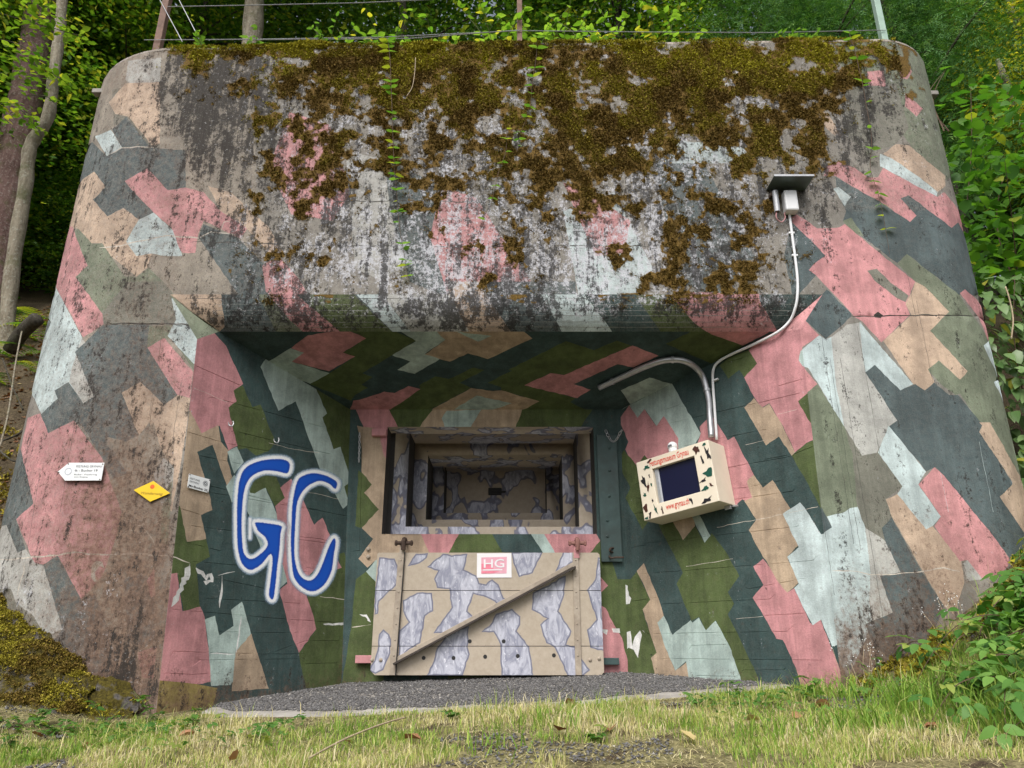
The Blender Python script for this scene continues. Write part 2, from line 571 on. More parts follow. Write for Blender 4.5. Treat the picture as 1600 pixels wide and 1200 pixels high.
TX = [150, 200, 250, 300, 350, 400, 500, 600, 700, 800, 900, 1000, 1100, 1200, 1280, 1350, 1400, 1450, 1500]
Zr = [0] * 19
T_MOSS = table(TX, {
    60: [0, 0, 0.62, 0.82, 0.62, 0.67, 0.62, 0.77, 0.62, 0.72, 0.77, 0.72, 0.62, 0.62, 0.62, 0.57, 0.67, 0, 0],
    85: [0, 0, 0.10, 0.65, 0.75, 0.80, 0.95, 0.95, 0.92, 0.98, 1.00, 1.02, 1.00, 0.98, 0.90, 0.75, 0.82, 0, 0],
    130: [0, 0, 0, 0.10, 0.35, 0.60, 0.82, 0.84, 0.80, 0.82, 0.95, 0.98, 0.90, 0.88, 0.82, 0.48, 0.50, 0, 0],
    170: [0, 0, 0, 0, 0.05, 0.52, 0.78, 0.82, 0.78, 0.78, 0.90, 0.92, 0.86, 0.88, 0.76, 0.05, 0, 0, 0],
    220: [0, 0, 0, 0, 0, 0.44, 0.63, 0.70, 0.60, 0.68, 0.86, 0.78, 0.70, 0.84, 0.58, 0, 0, 0, 0],
    270: [0, 0, 0, 0, 0, 0.26, 0.40, 0.36, 0.32, 0.42, 0.64, 0.42, 0.50, 0.62, 0.15, 0, 0, 0, 0],
    320: [0, 0, 0, 0, 0, 0.30, 0.38, 0.26, 0.24, 0.42, 0.54, 0.42, 0.60, 0.56, 0, 0, 0, 0, 0],
    370: [0, 0, 0, 0, 0, 0.20, 0.22, 0.12, 0.16, 0.32, 0.28, 0.30, 0.58, 0.40, 0, 0, 0, 0, 0],
    420: [0, 0, 0, 0, 0, 0.12, 0.16, 0.05, 0.06, 0.26, 0.14, 0.26, 0.56, 0.36, 0, 0, 0, 0, 0],
    460: [0, 0, 0, 0, 0, 0.04, 0.06, 0.02, 0.02, 0.26, 0.04, 0.16, 0.50, 0.30, 0, 0, 0, 0, 0],
    490: Zr, 1200: Zr})
T_GRIME = table(TX, {
    60: [.2, .3, .35, .4, .4, .4, .35, .35, .35, .35, .35, .35, .35, .35, .35, .4, .4, .35, .3],
    100: [.18, .22, .52, .80, .80, .66, .42, .4, .4, .4, .4, .4, .4, .4, .42, .46, .5, .3, .25],
    150: [.15, .16, .52, .84, .82, .70, .45, .45, .45, .45, .45, .45, .45, .45, .5, .68, .45, .15, .18],
    200: [.15, .15, .40, .76, .76, .64, .48, .48, .48, .48, .48, .48, .48, .48, .5, .62, .32, .12, .15],
    250: [.12, .12, .2, .52, .66, .58, .50, .52, .52, .52, .52, .52, .52, .52, .52, .50, .22, .12, .15],
    300: [.12, .12, .14, .26, .52, .52, .52, .52, .54, .54, .54, .54, .54, .56, .60, .22, .14, .12, .12],
    350: [.12, .12, .14, .26, .50, .52, .54, .54, .50, .54, .52, .52, .54, .54, .50, .14, .12, .1, .1],
    400: [.12, .14, .18, .36, .52, .52, .52, .50, .46, .54, .46, .48, .54, .48, .40, .14, .12, .1, .1],
    450: [.12, .18, .24, .40, .48, .48, .50, .46, .46, .54, .42, .42, .56, .44, .36, .22, .16, .1, .1],
    480: [.12, .18, .3, .44, .54, .60, .62, .50, .66, .62, .48, .40, .62, .58, .42, .30, .2, .12, .1],
    512: [.12, .16, .24, .36, .42, .46, .52, .34, .60, .52, .32, .22, .30, .28, .28, .26, .16, .12, .1],
    540: [.12, .14, .16, .14, .1, .1, .1, .1, .1, .1, .1, .1, .1, .1, .12, .2, .1, .1, .1],
    850: [.14, .2, .24, .1, .08, .08, .08, .08, .08, .08, .08, .08, .08, .08, .1, .15, .12, .1, .1],
    1000: [.5, .52, .46, .2, .12, .12, .12, .12, .12, .12, .12, .12, .12, .12, .3, .42, .46, .4, .3],
    1100: [.5, .5, .45, .34, .3, .3, .3, .3, .3, .3, .3, .3, .3, .3, .36, .42, .4, .4, .3]})
T_CHALK = table(TX, {
    60: [0.10, 0.10, 0.15, 0.20, 0.20, 0.30, 0.30, 0.30, 0.30, 0.30, 0.30, 0.30, 0.30, 0.30, 0.30, 0.20, 0.20, 0.15, 0.10],
    150: [0.10, 0.10, 0.12, 0.16, 0.20, 0.30, 0.40, 0.42, 0.42, 0.42, 0.42, 0.42, 0.45, 0.42, 0.30, 0.20, 0.15, 0.15, 0.15],
    230: [0.10, 0.10, 0.12, 0.14, 0.18, 0.27, 0.39, 0.39, 0.45, 0.45, 0.39, 0.45, 0.47, 0.39, 0.27, 0.20, 0.14, 0.20, 0.20],
    300: [0.10, 0.10, 0.10, 0.12, 0.20, 0.29, 0.39, 0.45, 0.51, 0.51, 0.45, 0.51, 0.47, 0.43, 0.37, 0.14, 0.12, 0.14, 0.20],
    360: [0.10, 0.10, 0.10, 0.12, 0.28, 0.31, 0.41, 0.55, 0.53, 0.51, 0.55, 0.53, 0.45, 0.45, 0.33, 0.10, 0.10, 0.10, 0.10],
    420: [0.10, 0.10, 0.10, 0.12, 0.25, 0.35, 0.47, 0.57, 0.57, 0.49, 0.57, 0.53, 0.43, 0.47, 0.24, 0.10, 0.10, 0.10, 0.10],
    460: [0.10, 0.10, 0.10, 0.10, 0.28, 0.33, 0.41, 0.51, 0.49, 0.43, 0.51, 0.43, 0.37, 0.43, 0.20, 0.10, 0.10, 0.10, 0.10],
    490: [0.10, 0.10, 0.10, 0.20, 0.24, 0.28, 0.30, 0.44, 0.44, 0.36, 0.40, 0.28, 0.24, 0.28, 0.10, 0.10, 0.10, 0.10, 0.10],
    520: [0.10] * 19, 860: [0.10] * 19, 930: [0.30, 0.15, 0.10, 0.10, 0.10, 0.10, 0.10, 0.10, 0.10, 0.10, 0.10, 0.10, 0.10, 0.10, 0.10, 0.30, 0.10, 0.10, 0.10], 1100: [0.10] * 19})
T_RUST = table([0, 60, 110, 150, 200, 240, 265, 300, 330, 500, 900, 1240, 1290, 1330, 1400, 1450, 1500, 1600], {
    80: [.3, .3, .3, .35, .4, .4, .3, .2, .2, .2, .2, .2, .2, .25, .25, .2, .2, .2],
    250: [.1, .1, .15, .2, .3, .35, .4, .45, .4, .1, .1, .1, .1, .15, .1, .1, .1, .1],
    400: [.1, .1, .12, .2, .3, .35, .35, .2, .1, .1, .1, .1, .1, .1, .1, .1, .1, .1],
    640: [.1, .15, .3, .42, .5, .5, .4, .0, .0, .0, .0, .0, .0, .05, .1, .1, .1, .1],
    740: [.15, .3, .5, .66, .72, .66, .5, .0, .0, .0, .0, .0, .0, .1, .1, .1, .1, .1],
    850: [.15, .35, .6, .76, .8, .78, .66, .1, .0, .0, .0, .0, .0, .1, .25, .4, .3, .1],
    930: [.25, .35, .55, .8, .8, .84, .8, .25, .0, .0, .0, .05, .15, .4, .4, .5, .4, .1],
    1000: [.5, .5, .6, .82, .8, .84, .86, .4, .1, .1, .2, .3, .7, .66, .66, .66, .6, .4],
    1060: [.7, .7, .75, .85, .85, .86, .9, .7, .6, .6, .6, .6, .92, .92, .88, .8, .75, .6]})
def moss_field(px, py, uv):
    n = (fbm(uv[:, 0] * 5.5, uv[:, 1] * 5.5, 6, 3, .80) - .5) * 3.1 + .5
    T = T_MOSS(px, py)
    return np.where(T > .02, T - n, -1.0)
def m_moss(px, py, uv): return sstep(-.16, .20, moss_field(px, py, uv))
MASK_F = dict(moss=m_moss, grime=lambda x, y, u: np.maximum(T_GRIME(x, y), np.where(x < 330, .38, .29) * (y > 150)), chalk=lambda x, y, u: T_CHALK(x, y), rust=lambda x, y, u: T_RUST(x, y),
              wear=lambda x, y, u: np.where((x > 1235) & (y > 330), .16, .62) * np.where((x > 1240) & (x < 1305) & (y > 500), .35, 1))
def const(v): return lambda x, y, u: np.full(len(x), v)
MASK_B = dict(moss=m_moss, grime=lambda x, y, u: T_GRIME(x, y) + .06, chalk=lambda x, y, u: T_CHALK(x, y), rust=const(.05), wear=const(.3))
MASK_N = dict(moss=const(0.), grime=lambda x, y, u: .10 + .22 * sstep(1000, 1085, y), chalk=const(.08), rust=lambda x, y, u: .05 + .55 * sstep(1030, 1100, y), wear=const(.10))
MASK_C = dict(moss=const(0.), grime=const(.10), chalk=const(0.), rust=const(.0), wear=const(.04))
# ------------------------------------------------------------------ paint patches, traced on the photo (pixels of the 1600 x 1200 picture)
FACADE = [
 ('mott', [(120,80),(400,60),(400,500),(310,520),(305,600),(100,600)]),
 ('palem', [(200,95),(252,90),(250,130),(215,137),(196,125)]),
 ('dsage', [(175,140),(250,130),(250,232),(232,228),(200,185),(178,196)]),
 ('tan', [(196,130),(250,128),(250,225),(238,228),(200,182),(180,178),(170,160)]),
 ('slate', [(120,225),(144,222),(167,244),(191,231),(175,202),(197,183),(235,230),(250,232),(290,235),(290,300),(262,300),(230,263),(195,283),(207,298),(240,332),(217,343),(193,325),(168,338),(145,312),(165,292),(147,268),(110,300)]),
 ('pale', [(148,213),(173,203),(191,231),(167,244)]),
 ('pink', [(195,283),(230,263),(262,297),(290,293),(318,300),(345,330),(390,352),(375,372),(318,345),(310,365),(305,395),(285,395),(278,385),(268,355),(240,332),(207,298)]),
 ('slate', [(318,350),(372,372),(440,440),(470,500),(400,500),(330,400),(310,372)]),
 ('tan', [(325,290),(360,300),(420,355),(445,400),(420,395),(380,352),(345,330)]),
 ('tan', [(100,300),(147,268),(165,292),(145,312),(168,338),(193,325),(217,343),(197,377),(213,400),(237,396),(230,418),(213,432),(173,400),(160,380),(143,380),(122,357),(85,352)]),
 ('pale', [(217,343),(240,332),(270,360),(285,400),(260,400),(237,396),(213,400),(197,377)]),
 ('sage', [(122,357),(143,380),(160,380),(173,400),(195,432),(213,433),(232,418),(255,440),(280,470),(310,520),(305,582),(270,530),(255,528),(230,545),(160,500),(160,490),(118,433),(137,413),(128,395),(113,365)]),
 ('dsage', [(160,488),(200,440),(255,440),(285,480),(300,505),(250,510),(160,508)]),
 ('pale', [(268,465),(290,487),(312,516),(307,572),(295,560),(262,525),(275,500)]),
 ('pink', [(85,345),(113,353),(128,395),(137,415),(118,433),(160,490),(162,507),(130,527),(88,450),(90,430),(60,420)]),
 ('pale', [(60,440),(88,450),(128,527),(132,537),(117,550),(147,618),(130,630),(107,597),(87,610),(90,623),(65,647),(50,617),(30,600),(40,500)]),
 ('slate', [(62,515),(74,492),(80,503),(68,530)]),
 ('palem', [(128,527),(134,537),(117,550),(147,620),(130,630),(108,597),(112,575)]),
 ('slate', [(117,550),(160,508),(233,507),(230,543),(277,617),(257,633),(220,597),(190,613),(217,680),(197,690),(168,683),(167,695),(200,740),(180,755),(163,723),(130,667),(115,657),(75,677),(63,648),(90,623),(85,610),(107,597),(130,630),(147,620)]),
 ('pink', [(230,543),(257,528),(302,582),(297,622),(277,617)]),
 ('tan', [(190,613),(220,597),(257,633),(277,617),(297,622),(290,680),(272,720),(247,690),(233,660),(217,680)]),
 ('tan', [(247,690),(272,700),(295,640),(280,740),(268,800),(262,790),(270,740)]),
 ('mott', [(168,683),(197,690),(217,680),(240,660),(250,700),(270,730),(262,810),(230,930),(245,1000),(215,1100),(150,1100),(130,930),(108,830),(110,760),(160,755),(200,740)]),
 ('palem', [(240,740),(255,715),(272,730),(268,790),(255,800)]),
 ('sage', [(262,760),(270,750),(262,850),(250,850),(252,800)]),
 ('pink', [(43,653),(63,646),(75,677),(115,657),(160,717),(175,760),(190,800),(178,850),(160,900),(127,937),(92,870),(68,882),(53,880),(25,810),(52,787),(32,703)]),
 ('slate', [(-40,750),(15,740),(32,700),(52,787),(37,800),(25,812),(40,858),(27,864),(10,820),(-40,830)]),
 ('palem', [(-40,835),(10,820),(27,864),(40,858),(55,880),(70,885),(97,983),(72,995),(50,960),(25,943),(17,920),(-40,925)]),
 ('dsage', [(-40,920),(17,920),(25,943),(50,960),(72,995),(90,1010),(90,1100),(-40,1100)]),
 ('slate', [(68,882),(90,868),(127,937),(147,925),(173,993),(165,1060),(80,1060),(80,1007),(97,983)]),
 ('slate', [(193,903),(230,897),(240,933),(242,1000),(217,1017),(200,1000)]),
 ('pink', [(229,908),(241,888),(243,930),(236,934)]),
 ('pink', [(215,1020),(245,1010),(240,1060),(222,1060)]),
 ('crack', [(143,884),(150,876),(160,878),(163,888),(156,884),(148,894),(150,905),(155,908),(148,910),(142,902)]),
 # under the moss of the middle
 ('pink', [(452,175),(515,195),(548,300),(520,345),(455,335),(420,262)]),
 ('palem', [(540,235),(598,250),(640,395),(600,440),(555,420)]),
 ('pink', [(690,290),(745,310),(800,395),(845,462),(760,470),(700,465),(672,370)]),
 ('slate', [(600,250),(690,290),(672,370),(700,465),(640,440),(610,330)]),
 ('pale', [(880,330),(960,300),(1020,420),(1000,465),(905,465)]),
 ('pink', [(880,285),(905,290),(985,345),(975,395),(930,400)]),
 ('slate', [(1020,250),(1100,255),(1180,400),(1120,465),(1060,440)]),
 ('pale', [(1010,215),(1170,230),(1160,255),(1040,255)]),
 ('tan', [(700,440),(760,440),(790,470),(700,470)]),
 ('slate', [(752,440),(900,440),(900,470),(760,470)]),
 ('pink', [(1052,455),(1190,460),(1185,475),(1055,475)]),
 ('pink', [(410,415),(436,400),(470,440),(490,480),(440,480),(415,455)]),
 # right pillar
 ('sage', [(1300,60),(1480,60),(1500,270),(1477,282),(1425,230),(1395,190),(1330,150)]),
 ('tan', [(1270,165),(1295,180),(1315,212),(1310,218),(1280,190)]),
 ('dsage', [(1310,130),(1400,130),(1420,200),(1400,225),(1360,240),(1320,210)]),
 ('grey', [(1285,205),(1320,215),(1350,250),(1335,262),(1310,252),(1290,260),(1260,300),(1240,330),(1240,240)]),
 ('pink', [(1415,145),(1442,170),(1432,182),(1414,166)]),
 ('pink', [(1402,87),(1412,90),(1425,112),(1418,124),(1407,122)]),
 ('pink', [(1355,112),(1380,110),(1384,135),(1355,133)]),
 ('pale', [(1375,240),(1400,250),(1437,277),(1465,300),(1462,312),(1407,276),(1375,260)]),
 ('tan', [(1400,225),(1420,227),(1477,275),(1477,291),(1465,300),(1437,277),(1400,252),(1380,240)]),
 ('slate', [(1305,276),(1347,300),(1375,315),(1422,347),(1432,337),(1407,310),(1420,304),(1487,355),(1500,345),(1515,365),(1560,450),(1520,462),(1507,452),(1499,461),(1417,397),(1402,411),(1350,372),(1317,345),(1322,330),(1308,300)]),
 ('pink', [(1290,260),(1310,252),(1335,262),(1355,277),(1372,277),(1380,262),(1407,277),(1465,308),(1475,300),(1500,330),(1514,366),(1505,362),(1497,347),(1487,356),(1420,305),(1407,310),(1432,337),(1422,347),(1375,315),(1347,300),(1305,275),(1287,275)]),
 ('pale', [(1302,295),(1310,292),(1330,307),(1320,322)]),
 ('sage', [(1317,345),(1330,340),(1350,370),(1328,362)]),
 ('slate', [(1237,347),(1267,375),(1290,400),(1272,412),(1264,422),(1275,430),(1240,470),(1225,400)]),
 ('sage', [(1417,397),(1499,461),(1545,530),(1537,540),(1560,590),(1553,597),(1587,663),(1640,720),(1640,770),(1600,757),(1567,700),(1547,660),(1530,660),(1500,615),(1493,617),(1470,600),(1448,577),(1467,563),(1500,593),(1512,580),(1453,517),(1467,503),(1483,487),(1430,440),(1402,412)]),
 ('pink', [(1236,340),(1245,335),(1277,357),(1312,355),(1320,350),(1380,400),(1430,440),(1422,460),(1415,475),(1422,492),(1377,535),(1347,502),(1335,495),(1322,480),(1275,430),(1264,422),(1272,412),(1290,400),(1267,375),(1237,347)]),
 ('dsage', [(1355,423),(1370,420),(1392,442),(1420,462),(1415,472),(1400,465),(1366,438)]),
 ('tan', [(1430,440),(1445,448),(1483,487),(1467,503),(1453,517),(1512,580),(1500,593),(1467,563),(1450,577),(1460,597),(1445,610),(1427,600),(1380,533),(1424,492),(1415,475),(1424,458)]),
 ('pink', [(1500,458),(1508,452),(1533,473),(1543,470),(1575,533),(1575,570),(1567,575),(1543,530),(1530,497)]),
 ('pale', [(1537,540),(1545,530),(1568,580),(1605,663),(1587,663),(1553,597),(1560,590)]),
 ('slate', [(1352,582),(1367,570),(1407,610),(1430,600),(1445,610),(1460,598),(1483,617),(1497,617),(1535,663),(1530,675),(1555,710),(1582,755),(1577,765),(1562,776),(1600,832),(1630,870),(1580,874),(1475,745),(1462,730),(1447,737),(1440,727),(1388,667),(1402,657),(1390,640)]),
 ('slate', [(1249,497),(1292,452),(1330,490),(1330,495),(1290,530),(1260,502)]),
 ('pink', [(1225,500),(1240,490),(1257,500),(1280,524),(1250,545),(1248,562),(1255,573),(1277,600),(1247,627),(1270,682),(1240,710),(1225,650)]),
 ('pale', [(1248,563),(1251,548),(1280,524),(1290,530),(1300,526),(1305,590),(1320,670),(1280,602),(1263,575),(1254,572)]),
 ('palem', [(1299,527),(1323,507),(1345,503),(1357,530),(1352,582),(1402,657),(1388,667),(1370,707),(1347,712),(1320,668),(1306,600)]),
 ('pale', [(1343,503),(1360,523),(1427,600),(1407,610),(1367,570),(1352,582),(1347,547)]),
 ('pale', [(1372,707),(1388,665),(1447,737),(1435,757),(1470,807),(1457,822),(1447,827),(1402,772),(1410,760)]),
 ('sage', [(1247,626),(1277,600),(1320,668),(1333,712),(1340,793),(1320,800),(1292,808),(1263,755),(1240,712),(1270,682)]),
 ('dsage', [(1320,668),(1347,712),(1372,707),(1410,760),(1384,780),(1395,810),(1400,830),(1383,845),(1365,840),(1350,820),(1340,793),(1333,712)]),
 ('pale', [(1223,803),(1257,793),(1283,835),(1300,824),(1292,807),(1320,800),(1328,794),(1340,792),(1352,825),(1360,895),(1365,960),(1352,1000),(1325,1060),(1297,1000),(1283,968),(1270,977),(1253,945),(1241,919),(1248,912),(1230,870)]),
 ('palem', [(1352,825),(1383,845),(1407,894),(1375,900),(1395,957),(1365,985),(1358,940),(1360,890)]),
 ('slate', [(1250,790),(1257,793),(1284,835),(1300,824),(1285,795),(1262,760),(1245,740)]),
 ('slate', [(1393,808),(1440,893),(1475,947),(1450,1010),(1390,1030),(1363,1003),(1352,975),(1395,957),(1375,900),(1407,894),(1383,845),(1378,825)]),
 ('tan', [(1384,780),(1402,772),(1447,827),(1457,822),(1472,840),(1502,877),(1507,910),(1490,960),(1475,947),(1442,892),(1395,810)]),
 ('pink', [(1435,757),(1460,730),(1475,743),(1550,835),(1577,872),(1575,885),(1555,903),(1532,903),(1510,875),(1500,877),(1472,840),(1460,822),(1470,807)]),
 ('palem', [(1505,880),(1512,875),(1535,905),(1510,908)]),
 ('tan', [(1530,660),(1547,660),(1600,755),(1640,790),(1640,850),(1600,832),(1562,776),(1582,757),(1582,752),(1530,675),(1535,665)]),
 ('tan', [(1230,870),(1248,912),(1241,919),(1225,900)]),
 ('pink', [(1230,926),(1241,919),(1253,945),(1265,972),(1270,977),(1282,968),(1297,1007),(1312,1045),(1318,1090),(1240,1090),(1235,1000)]),
 # cracks and joints
 ('crack', strip([(0,874),(40,872),(60,870),(90,868),(115,863),(150,866),(200,865),(245,868),(262,868)], 2.6, 1.4)),
 ('crack', strip([(205,818),(222,822),(238,842),(246,860),(245,867)], 1.6)),
 ('crack', strip([(180,843),(200,828),(230,832)], 1.2)),
 ('crack', strip([(155,387),(190,384),(215,377),(260,368),(310,372),(330,362),(370,367)], 1.8)),
 ('crack', strip([(168,243),(190,231),(215,229),(240,230),(243,245)], 1.6)),
 ('crack', strip([(345,360),(350,347),(362,345)], 1.4)),
 ('crack', strip([(1300,892),(1340,893),(1360,898),(1400,897),(1440,893),(1475,887),(1500,893)], 1.7)),
 ('crack', strip([(38,880),(37,895),(33,905),(27,930)], 2.2, 1.3)),
 ('seam', strip([(160,507),(200,505),(240,506),(285,506),(313,512)], 2.4, 1.2)),
 ('seam', strip([(1330,494),(1360,495),(1400,493),(1470,492),(1520,494)], 1.8, .8)),
 ('dark', [(1365,492),(1372,487),(1380,493),(1376,497),(1367,496)]),
 ('dark', strip([(1352,282),(1371,283)], 1.5)), ('dark', strip([(1347,293),(1350,285)], 1.5)),
 ('seam', strip([(300,378),(400,380),(480,383),(700,386),(900,384),(1200,386)], 1.6, 1.0)),
 ('seam', strip([(520,315),(640,314),(760,316)], 1.6, 1.0)),
]
for gx, gy, gl in ((1268,690,240),(1283,520,330),(1297,560,300),(1262,840,160),(1313,560,420),(1340,510,200),(1432,470,150),(1418,430,80)):
    FACADE.append(('seam', strip([(gx, gy), (gx + gl * .16 * (gx - 800) / 500, gy + gl)], .55, .6)))
for gx, gy, gl in ((1470,740,60),(1530,690,110)):
    FACADE.append(('pale', strip([(gx, gy), (gx + gl * .2, gy + gl)], .45, .6)))
for gx, gy, gl in ((235,400,120),(262,470,180),(250,560,190),(285,590,120),(120,640,160),(62,740,120)):
    FACADE.append(('seam', strip([(gx, gy), (gx - gl * .16, gy + gl)], .55, .6)))

BROW = [
 ('tan', [(260,455),(345,460),(365,500),(340,520),(300,522)]),
 ('slate', [(345,455),(400,455),(432,520),(352,520)]),
 ('sage', [(400,455),(418,458),(450,497),(480,520),(432,520)]),
 ('pink', [(405,437),(430,433),(483,477),(510,500),(540,522),(478,522),(450,497),(420,460)]),
 ('olive', [(487,455),(547,455),(617,522),(536,522),(510,500),(483,477)]),
 ('pale', [(547,450),(592,455),(645,522),(617,522)]),
 ('palem', [(592,455),(697,450),(740,522),(645,522)]),
 ('tan', [(697,450),(753,450),(802,522),(735,522)]),
 ('slate', [(753,450),(840,450),(870,522),(800,522)]),
 ('pale', [(840,450),(1000,450),(1015,480),(1030,522),(880,522)]),
 ('nslate', [(905,450),(1002,450),(1036,522),(960,522)]),
 ('olive', [(985,450),(1050,450),(1053,467),(1085,500),(1115,522),(1035,522)]),
 ('pink', [(1050,450),(1185,450),(1187,470),(1217,522),(1110,522),(1085,505),(1053,467)]),
 ('nslate', [(1183,450),(1300,450),(1240,522),(1217,522)]),
]
for yy, w in ((475.5, .6), (485, .7), (493, .8), (503, .8), (511, .7)):
    BROW.append(('ridge', strip([(330 + (yy - 470) * .5, yy), (560, yy + .4), (800, yy - .3), (1020, yy + .3), (1255 - (yy - 480) * .6, yy)], w, .25, 25)))
BROW.append(('seam', strip([(290,466),(400,466.5),(800,466),(1260,466)], .9, .3, 25)))

LEFT = [
 ('npink', [(300,505),(330,515),(353,540),(380,600),(365,610),(370,627),(357,637),(378,693),(357,704),(343,665),(315,677),(295,640),(285,600)]),
 ('olive', [(365,610),(379,602),(394,636),(407,632),(430,690),(420,705),(400,712),(385,700),(372,703),(357,637),(370,627)]),
 ('ntan', [(297,640),(315,677),(341,664),(345,690),(357,704),(355,720),(368,760),(378,790),(345,800),(325,860),(292,846),(276,780),(280,700)]),
 ('nslate', [(308,706),(332,695),(355,760),(364,785),(380,800),(400,850),(420,900),(440,925),(450,960),(460,1000),(480,1050),(478,1070),(420,1076),(407,1020),(390,970),(378,942),(365,946),(360,965),(345,966),(337,963),(320,968),(311,935),(306,885),(328,870),(322,842),(314,805),(332,797),(327,772),(312,720)]),
 ('npale', [(355,706),(370,698),(381,722),(366,740)]),
 ('npale', [(353,760),(366,742),(390,765),(397,771),(415,762),(434,806),(450,860),(449,908),(436,920),(428,905),(410,865),(392,810),(380,785),(362,785)]),
 ('olive', [(391,770),(384,748),(400,738),(418,738),(432,745),(446,778),(430,792),(415,762),(398,771)]),
 ('npink', [(438,762),(455,748),(470,772),(485,808),(491,820),(504,809),(515,835),(530,880),(534,887),(525,895),(500,905),(482,902),(470,900),(481,937),(490,963),(494,983),(467,1020),(453,985),(447,962),(436,922),(449,912),(448,905),(440,878),(432,800),(430,791),(445,778)]),
 ('npale', [(407,573),(416,560),(490,598),(511,646),(504,652),(521,702),(532,698),(549,752),(538,760),(545,787),(536,795),(528,780),(500,733),(462,627),(435,642)]),
 ('npale', [(512,758),(520,766),(514,767)]),
 ('olive', [(490,598),(545,625),(570,640),(570,840),(552,830),(550,815),(545,787),(538,760),(549,752),(532,698),(521,702),(504,652),(511,646)]),
 ('olive', [(528,866),(538,863),(548,900),(556,905),(556,930),(552,985),(548,1075),(478,1075),(470,1040),(467,1020),(494,983),(490,963),(481,937),(482,904),(484,898),(495,888),(508,895),(534,887)]),
 ('olive', [(262,800),(281,790),(292,847),(322,842),(328,870),(306,882),(313,950),(287,957),(278,898),(255,905),(240,880)]),
 ('npink', [(245,900),(277,895),(285,955),(313,948),(320,965),(330,1045),(331,1065),(275,1075),(235,1060)]),
 ('npale', [(320,968),(336,962),(343,993),(365,978),(361,953),(378,940),(392,990),(400,1045),(370,1055),(360,1070),(330,1072),(326,1010)]),
 ('ntan', [(368,1018),(393,990),(402,1020),(420,1076),(362,1080),(366,1040)]),
 ('ochre', [(238,1062),(300,1068),(340,1075),(330,1115),(240,1115)]),
 ('white', strip([(297,884),(293,897),(287,905),(284,920),(278,930),(272,942),(268,948)], 8, 2.5, 5)),
 ('white', strip([(297,881),(291,895)], 1.6)),
 ('white', strip([(306,887),(316,895),(322,905),(329,898),(331,908),(318,908)], 6, 3, 4)),
 ('white', strip([(341,899),(367,893)], 1.5)), ('white', strip([(347,899),(347,915),(345,932),(343,950)], 3.4, .8)),
 ('white', strip([(505,975),(520,976),(533,975),(546,975)], 3.5, 1.8, 4)),
 ('white', strip([(545,975),(543,990),(541,1008),(539,1018)], 7, 2, 5)), ('ochre', strip([(540,1018),(539,1050)], 2)),
 ('white', strip([(377,963),(372,1000),(369,1020)], 2)), ('white', strip([(329,1021),(366,1022)], 1.8)),
 ('crack', strip([(262,868),(275,871),(297,880)], 1.6)), ('crack', strip([(500,932),(548,938)], 1.0)),
 ('crack', strip([(420,692),(460,702),(500,708)], .5)), ('crack', strip([(303,606),(355,628)], .5)), ('crack', strip([(475,767),(530,780)], .5)),
]
GROOVE_L = [[(305,571),(375,602)], [(293,675),(350,692),(420,705)], [(275,747),(310,755),(420,782),(540,806)], [(268,791),(310,803)], [(295,848),(345,861)], [(400,832),(500,842),(556,857)],
            [(280,900),(350,906),(415,920)], [(480,887),(550,897)], [(270,952),(360,960),(425,966),(548,974)], [(250,1018),(290,1018),(330,1020),(420,1022),(480,1001),(546,1002)],
            [(258,1052),(300,1054),(340,1052)], [(400,1022),(470,1022)], [(480,1037),(545,1036)], [(345,861),(348,848)]]
